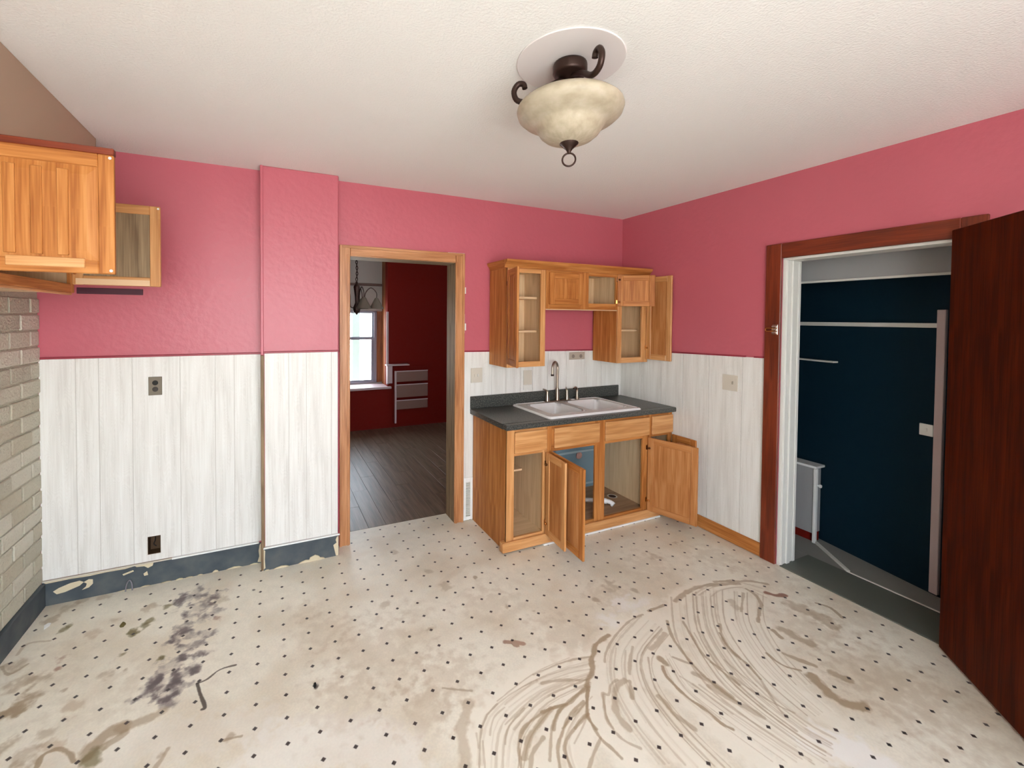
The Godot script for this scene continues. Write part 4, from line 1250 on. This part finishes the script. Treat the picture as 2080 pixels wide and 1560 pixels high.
	tube(st, smooth_path([Vector3(-0.30, 0.02, -0.16), Vector3(-0.14, 0.02, -0.075), Vector3(-0.03, 0.02, -0.012), Vector3(0.012, 0.016, 0.03), Vector3(0.022, 0.0, 0.05)], 5), 0.0185, 14)
	obj("pipe", st, M.pvc, pp)
	st = begin()
	tube(st, [Vector3(-0.035, 0.02, -0.014), Vector3(-0.010, 0.019, 0.004)], 0.024, 14)
	tube(st, [Vector3(0.018, 0.008, 0.042), Vector3(0.024, -0.002, 0.056)], 0.0225, 14)
	obj("elbow_collar", st, M.pvc, pp)

# ------------------------------------------------------------------ cabinets over the sink
func build_upper_cabinets() -> void:
	var zf := 0.305
	var g := "oak wall cabinets over the sink"
	var a := thing("sink_wall_cabinet", "tall narrow oak wall cabinet left of the window space, door open, two shelves inside", "cabinet", Vector3(-1.575, 1.36, 0.009), 0.0, g)
	carcass(a, 0.0, 0.36, 0.0, 0.82, 0.0, zf - 0.009, M.maple, M.maple, M.maple, true)
	one_box("end_panel", Vector3(-0.006, 0.0, 0.0), Vector3(-0.0005, 0.82, zf), M.oak, a, 0.001, 1, rand_off())
	frame_bars("face_frame", a, [[-0.006, 0.0, 0.04, 0.82], [0.318, 0.0, 0.366, 0.82], [0.04, 0.0, 0.318, 0.045], [0.04, 0.785, 0.318, 0.82]], zf - 0.009, M.oak_light)
	for y in [0.285, 0.575]:
		one_box("shelf", Vector3(0.015, y, 0.008), Vector3(0.345, y + 0.018, 0.215), M.shelf_edge, a, 0.001, 0)
	cabinet_door(a, "door", Vector3(0.010, 0.030, 0.318), Vector2(-0.062, 0.25), 0.275, 0.77, 1.0, M.oak, M.oak)
	var b := thing("sink_wall_cabinet", "short oak wall cabinet over the sink, left door shut, right door open", "cabinet", Vector3(-1.207, 1.85, -0.004), 0.0, g)
	carcass(b, 0.0, 0.80, 0.0, 0.33, 0.0, zf - 0.0, M.maple, M.maple, M.maple, true)
	frame_bars("face_frame", b, [[0.001, 0.0, 0.045, 0.33], [0.37, 0.0, 0.458, 0.33], [0.772, 0.0, 0.80, 0.33], [0.045, 0.0, 0.37, 0.055], [0.458, 0.0, 0.772, 0.055], [0.045, 0.30, 0.37, 0.33], [0.458, 0.30, 0.772, 0.33]], zf + 0.004, M.oak)
	cabinet_door(b, "door", Vector3(0.028, 0.038, 0.331), Vector2(1, 0), 0.355, 0.275, 1.0, M.oak, M.oak, 0.05, 0)
	cabinet_door(b, "door", Vector3(0.787, 0.035, 0.333), Vector2(0.262, 0.180), 0.330, 0.285, -1.0, M.oak, M.oak, 0.05, 2)
	one_box("pale_under_strip", Vector3(0.004, -0.008, zf - 0.012), Vector3(0.795, -0.0005, zf + 0.018), M.shelf_edge, b, 0.002, 0)
	var c := thing("sink_wall_cabinet", "tall narrow oak wall cabinet beside the right wall, door open, shelf inside", "cabinet", Vector3(-0.402, 1.355, -0.012), 0.0, g)
	carcass(c, 0.001, 0.372, 0.0, 0.825, 0.0, zf + 0.01, M.maple, M.maple, M.maple, true)
	one_box("end_panel", Vector3(-0.005, 0.0, 0.0), Vector3(0.0005, 0.494, zf + 0.01), M.oak, c, 0.001, 1, rand_off())
	frame_bars("face_frame", c, [[-0.004, 0.0, 0.044, 0.825], [0.295, 0.0, 0.372, 0.825], [0.044, 0.0, 0.295, 0.05], [0.044, 0.79, 0.295, 0.825]], zf + 0.012, M.oak_light)
	for y in [0.292, 0.56]:
		one_box("shelf", Vector3(0.016, y, 0.008), Vector3(0.357, y + 0.018, 0.215), M.maple, c, 0.001, 0)
	cabinet_door(c, "door", Vector3(0.342, 0.030, 0.344), Vector2(0.012, 0.27), 0.275, 0.78, -1.0, M.oak_light, M.oak_back)
	# crown moulding along the top
	var m := thing("crown_moulding", "flared oak crown moulding along the top of the sink wall cabinets", "moulding", Vector3(-1.61, 2.18, 0.0))
	var st := begin()
	var prof := PackedVector2Array([Vector2(0.318, 0.001), Vector2(0.326, 0.001), Vector2(0.331, 0.014), Vector2(0.345, 0.032), Vector2(0.362, 0.046), Vector2(0.368, 0.066), Vector2(0.318, 0.066)])
	prism(st, prof, 0, 0.0, 1.59)
	obj("front_crown", st, M.oak, m)
	st = begin()
	prism(st, PackedVector2Array([Vector2(0.0, 0.066), Vector2(0.006, 0.046), Vector2(0.018, 0.032), Vector2(0.027, 0.014), Vector2(0.03, 0.001), Vector2(0.05, 0.001), Vector2(0.05, 0.066)]), 2, 0.006, 0.3175)
	obj("side_crown", st, M.oak, m)

# ------------------------------------------------------------------ ceiling light
func build_ceiling_light() -> void:
	var at := Vector3(-2.24, 0, 1.98)
	var md := thing("ceiling_medallion", "flat white disc on the ceiling around the ceiling light", "medallion", Vector3(at.x, CEIL - 0.006, at.z))
	var st := begin()
	lathe(st, [Vector2(0.0, 0.0055), Vector2(0.212, 0.0055), Vector2(0.214, 0.004), Vector2(0.213, 0.001), Vector2(0.210, 0.0), Vector2(0.0, 0.0)], 56)
	obj("disc", st, M.medallion, md)
	var l := thing("ceiling_light", "unlit bronze ceiling light with a beige marbled glass bowl", "light fixture", Vector3(at.x, 2.405, at.z))
	st = begin()
	lathe(st, [Vector2(0, 0.383), Vector2(0.066, 0.383), Vector2(0.068, 0.376), Vector2(0.068, 0.350), Vector2(0.060, 0.338), Vector2(0.03, 0.330), Vector2(0.018, 0.31), Vector2(0.011, 0.30), Vector2(0.011, 0.06)], 28)
	obj("canopy", st, M.bronze, l)
	# glass bowl: open rim, swelling shoulder, waist, lower cup
	st = begin()
	lathe(st, [Vector2(0.120, 0.238), Vector2(0.160, 0.235), Vector2(0.190, 0.226), Vector2(0.207, 0.212), Vector2(0.211, 0.199), Vector2(0.205, 0.180), Vector2(0.187, 0.164), Vector2(0.163, 0.152), Vector2(0.143, 0.143), Vector2(0.134, 0.134), Vector2(0.127, 0.121), Vector2(0.116, 0.104), Vector2(0.097, 0.088), Vector2(0.068, 0.075), Vector2(0.030, 0.068)], 56)
	lathe(st, [Vector2(0.030, 0.071), Vector2(0.064, 0.078), Vector2(0.093, 0.091), Vector2(0.112, 0.107), Vector2(0.123, 0.124), Vector2(0.130, 0.137), Vector2(0.139, 0.146), Vector2(0.159, 0.155), Vector2(0.183, 0.167), Vector2(0.201, 0.183), Vector2(0.207, 0.202), Vector2(0.203, 0.215), Vector2(0.186, 0.229), Vector2(0.156, 0.238), Vector2(0.118, 0.240), Vector2(0.120, 0.238)], 56)
	obj("glass_bowl", st, M.glass_shade, l)
	st = begin()
	lathe(st, [Vector2(0, 0.080), Vector2(0.034, 0.077), Vector2(0.038, 0.072), Vector2(0.037, 0.067), Vector2(0.027, 0.057), Vector2(0.014, 0.045), Vector2(0.007, 0.034), Vector2(0.008, 0.029), Vector2(0, 0.025)], 24)
	obj("finial", st, M.bronze, l)
	st = begin()
	tube(st, ring_path(Vector3(0, 0.004, 0), 0.026, Vector3(0.80, 0, 0.60), Vector3.UP), 0.0036, 8, true)
	obj("pull_ring", st, M.bronze, l)
	for k in 3:
		var an := deg_to_rad([98.0, 217.0, 338.0][k])
		var d := Vector3(cos(an), 0, sin(an))
		st = begin()
		var pts := [Vector3(0, 0.318, 0) + d * 0.010, Vector3(0, 0.322, 0) + d * 0.04, Vector3(0, 0.296, 0) + d * 0.10, Vector3(0, 0.262, 0) + d * 0.15, Vector3(0, 0.253, 0) + d * 0.185, Vector3(0, 0.266, 0) + d * 0.215, Vector3(0, 0.300, 0) + d * 0.225, Vector3(0, 0.327, 0) + d * 0.208, Vector3(0, 0.325, 0) + d * 0.186, Vector3(0, 0.308, 0) + d * 0.180]
		tube(st, smooth_path(pts, 4), 0.0115, 10)
		obj("scroll_arm", st, M.bronze, l)

# ------------------------------------------------------------------ the dark closet beyond the right doorway
func build_closet() -> void:
	var fl := structure("floor_closet", "grey floor of the dark closet", "floor")
	one_box("grey_floor", Vector3(0.332, -0.03, 0.9), Vector3(1.4, 0.004, 3.0), M.closet_floor, fl, 0.0)
	one_box("grey_floor", Vector3(0.141, -0.03, 0.9), Vector3(0.331, 0.0035, 1.545), M.closet_floor, fl, 0.0)
	one_box("grey_floor", Vector3(0.141, -0.03, 2.376), Vector3(0.331, 0.0035, 3.0), M.closet_floor, fl, 0.0)
	var st := begin()
	prism(st, PackedVector2Array([Vector2(0.576, 1.462), Vector2(0.588, 1.478), Vector2(0.345, 1.800), Vector2(0.332, 1.790)]), 1, 0.004, 0.02)
	box(st, Vector3(0.330, 0.004, 1.79), Vector3(0.342, 0.012, 2.374), 0.002)
	obj("white_nosing", st, M.white_paint, fl)
	var wc := structure("wall_closet", "dark navy wall at the back of the closet", "wall")
	st = begin()
	prism(st, PackedVector2Array([Vector2(0.80, 0.9), Vector2(0.455, 2.6), Vector2(0.9, 2.6), Vector2(0.95, 0.9)]), 1, 0.0, 2.45)
	prism(st, PackedVector2Array([Vector2(0.14, 0.8), Vector2(1.4, 0.8), Vector2(1.4, 0.9), Vector2(0.14, 0.9)]), 1, 0.0, 2.45)
	prism(st, PackedVector2Array([Vector2(0.14, 2.6), Vector2(1.4, 2.6), Vector2(1.4, 2.7), Vector2(0.14, 2.7)]), 1, 0.0, 2.45)
	prism(st, PackedVector2Array([Vector2(0.14, 0.8), Vector2(1.4, 0.8), Vector2(1.4, 2.7), Vector2(0.14, 2.7)]), 1, 2.45, 2.55)
	obj("navy_wall", st, M.navy, wc)
	var hd := structure("trim_3", "grey dropped panel with white edges at the top of the closet doorway", "trim")
	one_box("header_panel", Vector3(0.345, 2.062, 1.0), Vector3(0.375, 2.449, 2.55), M.grey, hd, 0.0)
	one_box("header_edge", Vector3(0.338, 2.046, 1.0), Vector3(0.378, 2.061, 2.55), M.white_paint, hd, 0.002)
	# things on the navy wall; the wall runs at a slight angle
	var along := Vector3(0.455 - 0.80, 0, 1.7).normalized()
	var face := func(z: float, y: float) -> Vector3: return Vector3(lerpf(0.80, 0.455, (z - 0.9) / 1.7), y, z)
	var turn := atan2(-along.z, along.x)   # local x runs along the wall, local -z stands out from it into the closet
	var out_n := -1.0
	var ra := thing("shelf_rail", "long white rail across the navy closet wall at eye height", "rail", face.call(1.1, 1.738), turn)
	one_box("rail", Vector3(0, -0.014, -0.001), Vector3(1.07, 0.016, 0.022), M.white_paint, ra, 0.003, 0)
	var r2 := thing("shelf_stub", "short thin white shelf edge low on the navy closet wall beside the jamb", "shelf", face.call(1.1, 1.445), turn)
	one_box("board", Vector3(0, -0.007, 0.0), Vector3(0.455, 0.006, 0.05), M.white_paint, r2, 0.002, 0)
	var po := thing("closet_post", "upright white trim post at the right end of the navy closet wall", "post", face.call(2.165, 0.02), turn)
	one_box("post", Vector3(-0.028, 0.0, 0.0), Vector3(0.016, 1.82, 0.024), M.lilac_white, po, 0.003)
	var sw := thing("switch_plate", "square white plate on the navy closet wall near the upright post", "plate", face.call(2.095, 1.062), turn)
	one_box("plate", Vector3(-0.038, -0.042, 0.0), Vector3(0.034, 0.034, 0.010), M.white_bright, sw, 0.004)
	one_box("toggle", Vector3(-0.008, -0.014, 0.009), Vector3(0.006, 0.008, 0.016), M.white_bright, sw, 0.002)
	var lc := thing("low_cabinet", "low grey closet cabinet with white edges just inside the dark doorway", "cabinet", Vector3(0.573, 0.005, 1.15))
	one_box("front_panel", Vector3(0.0, 0.07, 0.0), Vector3(0.10, 0.59, 0.298), M.grey, lc, 0.002)
	one_box("dark_kick", Vector3(0.02, 0.0, 0.0), Vector3(0.09, 0.069, 0.298), M.dark_red, lc, 0.002)
	one_box("white_top", Vector3(-0.01, 0.591, 0.0), Vector3(0.11, 0.610, 0.32), M.white_bright, lc, 0.003)
	one_box("white_edge", Vector3(-0.01, 0.0, 0.299), Vector3(0.02, 0.59, 0.320), M.white_bright, lc, 0.003)
	st = begin()
	lathe(st, [Vector2(0, 0.03), Vector2(0.012, 0.026), Vector2(0.014, 0.016), Vector2(0.007, 0.008), Vector2(0.007, 0.0), Vector2(0, 0)], 14, Vector3.ZERO, Transform3D(Basis(Vector3.RIGHT, PI / 2), Vector3(0.012, 0.46, 0.320)))
	obj("knob", st, M.white_bright, lc)
	# latch on the red casing
	var la := thing("door_latch", "small chrome slide latch on the dark red closet casing", "latch", Vector3(-0.0345, 1.697, 1.472))
	st = begin()
	box(st, Vector3(-0.003, -0.035, -0.002), Vector3(0.0, 0.036, 0.036), 0.001)
	obj("plate", st, M.chrome, la)
	for yk in [-0.022, 0.0, 0.022]:
		st = begin()
		tube(st, [Vector3(-0.008, yk, 0.002), Vector3(-0.008, yk, 0.030)], 0.008, 10)
		obj("barrel", st, M.chrome, la)
	st = begin()
	tube(st, smooth_path([Vector3(-0.010, 0.010, 0.004), Vector3(-0.010, 0.012, -0.025), Vector3(-0.010, 0.008, -0.042), Vector3(-0.010, -0.008, -0.042), Vector3(-0.010, -0.012, -0.025), Vector3(-0.010, -0.010, 0.004)], 4), 0.0032, 8)
	obj("loop", st, M.brass, la)

# ------------------------------------------------------------------ the dining room seen through the oak doorway
func build_dining_room() -> void:
	var fl := structure("floor_dining", "dark grey-brown plank floor of the dining room", "floor")
	one_box("subfloor", Vector3(-4.7, -0.12, -3.6), Vector3(0.6, -0.014, -0.189), M.dark, fl, 0.0)
	var x := -3.2
	var i := 0
	while x < -0.55:
		var z := -0.192 + (i % 3) * -0.37
		var za := -0.192
		while za > -3.4:
			var zb := maxf(z - 1.2 if za < -0.2 else z - 0.45, -3.4)
			one_box("plank", Vector3(x + 0.0008, -0.013, zb + 0.0008), Vector3(x + 0.1492, 0.0 + rng.randf_range(-0.001, 0.0005), za - 0.0008), M.floor_plank, fl, 0.001, 2, rand_off())
			za = zb
			z = zb
		x += 0.15
		i += 1
	one_box("rest_of_floor", Vector3(-4.7, -0.013, -3.4), Vector3(-3.201, 0.0, -0.192), M.floor_plank, fl, 0.0, 2)
	one_box("rest_of_floor", Vector3(-0.49, -0.013, -3.4), Vector3(0.6, 0.0, -0.192), M.floor_plank, fl, 0.0, 2)
	var wd := structure("wall_dining", "dark red dining room walls around a window bay", "wall")
	var st := begin()
	box(st, Vector3(-1.655, 0, -3.55), Vector3(0.6, 3.0, -3.40), 0.0)
	box(st, Vector3(-4.7, 0, -3.55), Vector3(-3.0, 3.0, -3.40), 0.0)
	box(st, Vector3(-3.0, 0, -3.55), Vector3(-1.655, 0.632, -3.40), 0.0)
	box(st, Vector3(0.5, 0, -3.40), Vector3(0.6, 3.0, -0.17), 0.0)
	box(st, Vector3(-4.8, 0, -3.55), Vector3(-4.7, 3.0, -0.17), 0.0)
	obj("red_wall", st, M.dark_red, wd)
	st = begin()
	box(st, Vector3(-3.1, 0.5, -3.90), Vector3(-2.93, 3.0, -3.78), 0.0)
	box(st, Vector3(-1.74, 0.5, -3.90), Vector3(-1.60, 3.0, -3.78), 0.0)
	box(st, Vector3(-2.93, 0.5, -3.90), Vector3(-1.74, 0.68, -3.78), 0.0)
	box(st, Vector3(-2.93, 1.875, -3.90), Vector3(-1.74, 3.0, -3.78), 0.0)
	box(st, Vector3(-3.1, 0.5, -3.78), Vector3(-3.0, 3.0, -3.55), 0.0)
	obj("bay_wall", st, M.dining_wall, wd)
	one_box("bay_side", Vector3(-1.655, 0.64, -3.779), Vector3(-1.60, 3.0, -3.551), M.bay_wood, wd, 0.0)
	one_box("bay_side", Vector3(-1.745, 0.69, -3.779), Vector3(-1.656, 1.87, -3.765), M.bay_wood, wd, 0.001)
	one_box("bay_corner_strip", Vector3(-1.675, 0.70, -3.404), Vector3(-1.640, 1.86, -3.385), M.lilac_white, wd, 0.003)
	one_box("picture_rail", Vector3(-3.0, 2.285, -3.78), Vector3(-1.656, 2.325, -3.745), mat(rgb(96, 72, 62), 0.5), wd, 0.004, 0)
	var cd := structure("ceiling_dining", "plain plaster dining room ceiling", "ceiling")
	one_box("plaster", Vector3(-4.8, 2.95, -3.9), Vector3(0.6, 3.05, -0.17), M.plaster, cd, 0.0)
	var w1 := structure("window_1", "bright sash window in the dining room bay seen through the oak doorway", "window")
	st = begin()
	for r in [[-2.93, 0.68, -2.885, 1.875], [-1.785, 0.68, -1.74, 1.875], [-2.93, 0.68, -1.74, 0.705], [-2.93, 1.85, -1.74, 1.875]]:
		box(st, Vector3(r[0], r[1], -3.85), Vector3(r[2], r[3], -3.78), 0.003)
	obj("window_frame", st, mat(rgb(150, 146, 158), 0.5), w1)
	st = begin()
	for r in [[-2.885, 1.41, -2.86, 1.85, -3.835], [-1.81, 1.41, -1.785, 1.85, -3.835], [-2.86, 1.41, -1.81, 1.445, -3.835], [-2.86, 1.835, -1.81, 1.85, -3.835], [-2.885, 0.705, -2.84, 1.43, -3.81], [-1.828, 0.705, -1.785, 1.43, -3.81], [-2.84, 0.705, -1.828, 0.73, -3.81], [-2.84, 1.40, -1.828, 1.43, -3.81]]:
		box(st, Vector3(r[0], r[1], r[4] - 0.012), Vector3(r[2], r[3], r[4] + 0.012), 0.002)
	obj("sash", st, mat(rgb(138, 140, 152), 0.5), w1)
	one_box("pane", Vector3(-2.86, 1.445, -3.836), Vector3(-1.81, 1.835, -3.834), M.pane, w1, 0.0)
	one_box("pane", Vector3(-2.84, 0.73, -3.811), Vector3(-1.828, 1.40, -3.809), M.pane, w1, 0.0)
	one_box("window_sill", Vector3(-3.0, 0.633, -3.78), Vector3(-1.60, 0.668, -3.345), M.lilac_white, w1, 0.004, 0)
	# pale porch post and boards outside
	var ps := thing("porch_post", "pale square porch post outside the dining room window", "post", Vector3(-1.98, -0.3, -4.9))
	one_box("shaft", Vector3(0, 0, 0), Vector3(0.14, 3.6, 0.14), mat(rgb(110, 126, 120), 0.7), ps, 0.01)
	one_box("cap", Vector3(-0.02, 2.6, -0.02), Vector3(0.16, 2.7, 0.16), mat(rgb(110, 126, 120), 0.7), ps, 0.01)
	# slatted radiator cover
	var rc := thing("radiator_cover", "pale slatted radiator cover against the dark red dining room wall", "radiator cover", Vector3(-1.60, 0.02, -3.385))
	one_box("post", Vector3(0.035, 0.07, 0.08), Vector3(0.062, 0.90, 0.115), M.lilac_white, rc, 0.003)
	for y in [[0.725, 0.90], [0.475, 0.685], [0.285, 0.435]]:
		one_box("slat", Vector3(0.064, y[0], 0.09), Vector3(0.585, y[1], 0.105), M.radiator, rc, 0.003, 0)
		one_box("slat_edge", Vector3(0.064, y[1] - 0.014, 0.104), Vector3(0.585, y[1], 0.112), M.lilac_white, rc, 0.002, 0)
	one_box("back_panel", Vector3(0.04, 0.10, 0.004), Vector3(0.585, 0.95, 0.012), M.dark_red, rc, 0.0)
	one_box("top_ledge", Vector3(-0.10, 0.985, 0.004), Vector3(0.27, 1.005, 0.13), M.lilac_white, rc, 0.004, 0)
	one_box("bracket", Vector3(-0.07, 0.70, 0.004), Vector3(0.012, 0.984, 0.05), M.lilac_white, rc, 0.003)
	# chandelier
	var ch := thing("chandelier", "dark bronze chandelier with cone shades hanging in the dining room", "chandelier", Vector3(-2.402, 1.80, -1.9))
	st = begin()
	for k in 22:
		var a := Vector3.RIGHT if k % 2 == 0 else Vector3.BACK
		tube(st, ring_path(Vector3(sin(k * 0.6) * 0.004, 0.425 + k * 0.034, 0), 0.020, Vector3.UP * 1.15, a * 0.55, 10), 0.005, 5, true)
	obj("chain", st, M.bronze, ch)
	st = begin()
	lathe(st, [Vector2(0.0, 0.40), Vector2(0.012, 0.395), Vector2(0.018, 0.37), Vector2(0.030, 0.352), Vector2(0.038, 0.33), Vector2(0.030, 0.28), Vector2(0.020, 0.20), Vector2(0.018, 0.14), Vector2(0.03, 0.112), Vector2(0.042, 0.085), Vector2(0.044, 0.06), Vector2(0.035, 0.03), Vector2(0.016, 0.016), Vector2(0.006, 0.0), Vector2(0, -0.006)], 20)
	obj("stem", st, M.bronze, ch)
	for k in 5:
		var an := deg_to_rad(8.0 + 72.0 * k)
		var d := Vector3(cos(an), 0, sin(an))
		st = begin()
		tube(st, smooth_path([Vector3(0, 0.075, 0) + d * 0.035, Vector3(0, 0.10, 0) + d * 0.09, Vector3(0, 0.25, 0) + d * 0.10, Vector3(0, 0.325, 0) + d * 0.165, Vector3(0, 0.27, 0) + d * 0.232, Vector3(0, 0.20, 0) + d * 0.236], 5), 0.0055, 8)
		obj("arm", st, M.bronze, ch)
		st = begin()
		lathe(st, [Vector2(0.014, 0.205), Vector2(0.024, 0.195), Vector2(0.055, 0.135), Vector2(0.088, 0.072)], 20, d * 0.236)
		lathe(st, [Vector2(0.086, 0.073), Vector2(0.053, 0.135), Vector2(0.022, 0.193), Vector2(0.0, 0.196)], 20, d * 0.236)
		obj("cone_shade", st, mat(rgb(104, 96, 84), 0.5), ch)

# ------------------------------------------------------------------ small things
func build_small_things() -> void:
	var o := thing("outlet", "bronze outlet plate with two dark sockets on the left white boards", "outlet", Vector3(-4.033, 1.308, 0.0075))
	one_box("plate", Vector3(-0.037, -0.060, 0), Vector3(0.037, 0.060, 0.006), M.plate_bronze, o, 0.003)
	for y in [-0.021, 0.021]:
		var st := begin()
		lathe(st, [Vector2(0, 0.0015), Vector2(0.0155, 0.0015), Vector2(0.0165, 0.0)], 20, Vector3.ZERO, Transform3D(Basis(Vector3.RIGHT, PI / 2) , Vector3(0, y, 0.0062)))
		obj("socket", st, M.dark if y > 0 else mat(rgb(52, 44, 38), 0.6), o)
	var jb := thing("junction_box", "open dark wall box cut into the white boards near the floor", "wall box", Vector3(-4.084, 0.198, 0.0))
	var st := begin()
	for r in [[0.0, 0.0, -0.07, 0.072, 0.119, -0.062], [0.0, 0.0, -0.062, 0.003, 0.119, 0.004], [0.069, 0.0, -0.062, 0.072, 0.119, 0.004], [0.003, 0.0, -0.062, 0.069, 0.003, 0.004], [0.003, 0.116, -0.062, 0.069, 0.119, 0.004]]:
		box(st, Vector3(r[0], r[1], r[2]), Vector3(r[3], r[4], r[5]), 0.0)
	obj("box_walls", st, mat(rgb(84, 62, 40), 0.6, 0.3), jb)
	st = begin()
	tube(st, smooth_path([Vector3(0.03, 0.09, -0.06), Vector3(0.035, 0.075, -0.03), Vector3(0.028, 0.055, -0.022), Vector3(0.04, 0.035, -0.03)], 4), 0.0035, 6)
	obj("wire_end", st, M.dark, jb)
	var s := thing("wall_switch", "cream switch plate on the pale boards just right of the oak doorway", "switch", Vector3(-1.703, 1.266, 0.0035), SKEW)
	one_box("plate", Vector3(-0.056, -0.063, 0), Vector3(0.056, 0.063, 0.006), M.off_white, s, 0.003)
	one_box("toggle", Vector3(0.006, -0.012, 0.005), Vector3(0.016, 0.012, 0.015), M.white_paint, s, 0.002)
	one_box("toggle", Vector3(-0.026, -0.012, 0.005), Vector3(-0.016, 0.012, 0.010), M.off_white, s, 0.002)
	var b := thing("blank_plate", "plain cream cover plate on the boards below the left wall cabinet", "plate", Vector3(-1.172, 1.218, -0.009), SKEW)
	one_box("plate", Vector3(-0.046, -0.066, 0), Vector3(0.046, 0.068, 0.006), M.off_white, b, 0.003)
	one_box("lower_plate", Vector3(-0.046, -0.112, 0), Vector3(0.046, -0.07, 0.005), M.white_paint, b, 0.003)
	var h := thing("outlet", "beige horizontal outlet plate on the boards above the kitchen tap", "outlet", Vector3(-0.596, 1.403, -0.0225), SKEW)
	one_box("plate", Vector3(-0.095, -0.036, 0), Vector3(0.095, 0.036, 0.006), mat(rgb(176, 164, 150), 0.5), h, 0.003)
	for x in [-0.05, 0.045]:
		st = begin()
		lathe(st, [Vector2(0, 0.0015), Vector2(0.017, 0.0015), Vector2(0.018, 0.0)], 18, Vector3.ZERO, Transform3D(Basis(Vector3.RIGHT, PI / 2), Vector3(x, -0.004, 0.0062)))
		obj("socket", st, mat(rgb(132, 122, 112), 0.6), h)
	var rs := thing("wall_switch", "cream switch plate on the pale boards of the right wall", "switch", Vector3(-0.0175, 1.268, 1.152), -PI / 2)
	one_box("plate", Vector3(-0.062, -0.062, 0), Vector3(0.062, 0.062, 0.006), M.off_white, rs, 0.003)
	one_box("toggle", Vector3(0.020, -0.010, 0.005), Vector3(0.030, 0.014, 0.015), mat(rgb(150, 140, 126), 0.5), rs, 0.002)
	# floor-level air register
	var g := thing("wall_register", "white louvred air register between the oak doorway and the sink cabinets", "vent", Vector3(-1.826, 0.008, 0.0078))
	st = begin()
	for r in [[0.0, 0.0, 0.022, 0.37], [0.066, 0.0, 0.088, 0.37], [0.022, 0.0, 0.066, 0.032], [0.022, 0.33, 0.066, 0.37]]:
		box(st, Vector3(r[0], r[1], 0.0), Vector3(r[2], r[3], 0.014), 0.003)
	obj("frame", st, M.white_bright, g)
	one_box("dark_back", Vector3(0.02, 0.03, 0.0005), Vector3(0.068, 0.332, 0.002), M.dark, g, 0.0)
	for k in 24:
		st = begin()
		box(st, Vector3(0.021, -0.0028, -0.004), Vector3(0.067, 0.0028, 0.004), 0.0, 0, Vector2.ZERO, Transform3D(Basis(Vector3.RIGHT, 0.6), Vector3(0, 0.042 + k * 0.0122, 0.007)))
		obj("louvre", st, M.white_paint, g)
	# litter on the floor
	var bits := [["paint_chip", "white paint chip on the floor by the brick wall", "paint chip", -4.506, 0.245, 0.045, M.white_bright],
		["paint_chip", "tan three-cornered chip lying on the middle of the stained floor", "paint chip", -2.14, 1.43, 0.05, mat(rgb(176, 150, 130), 0.8)],
		["dirt_clod", "small dark clod on the floor left of the middle", "dirt", -3.154, 1.279, 0.020, M.dark],
		["leaf_scrap", "olive scrap of leaf beside the purple-grey floor stain", "debris", -4.12, 0.40, 0.04, mat(rgb(104, 92, 50), 0.9)]]
	for q in bits:
		var t := thing(q[0], q[1], q[2], Vector3(q[3], 0.0005, q[4]))
		var p := PackedVector2Array()
		for k in 7:
			var an := TAU * k / 7.0
			p.append(Vector2(cos(an) * 0.6, sin(an)) * float(q[5]) * rng.randf_range(0.35, 0.7))
		st = begin()
		prism(st, p, 1, 0.0, 0.004 if q[0] != "dirt_clod" else 0.012)
		obj("flake", st, q[6], t)
	# bit of cable coming out of the baseboard
	var cb := thing("cable_loop", "grey loop of cable standing out of the slate baseboard under the wall box", "cable", Vector3(-4.178, 0.0, 0.024))
	st = begin()
	tube(st, smooth_path([Vector3(-0.018, 0.002, 0.014), Vector3(-0.012, 0.045, 0.010), Vector3(0.002, 0.066, 0.006), Vector3(0.014, 0.045, 0.010), Vector3(0.018, 0.002, 0.014)], 5), 0.004, 8)
	obj("cable", st, mat(rgb(128, 124, 132), 0.5), cb)
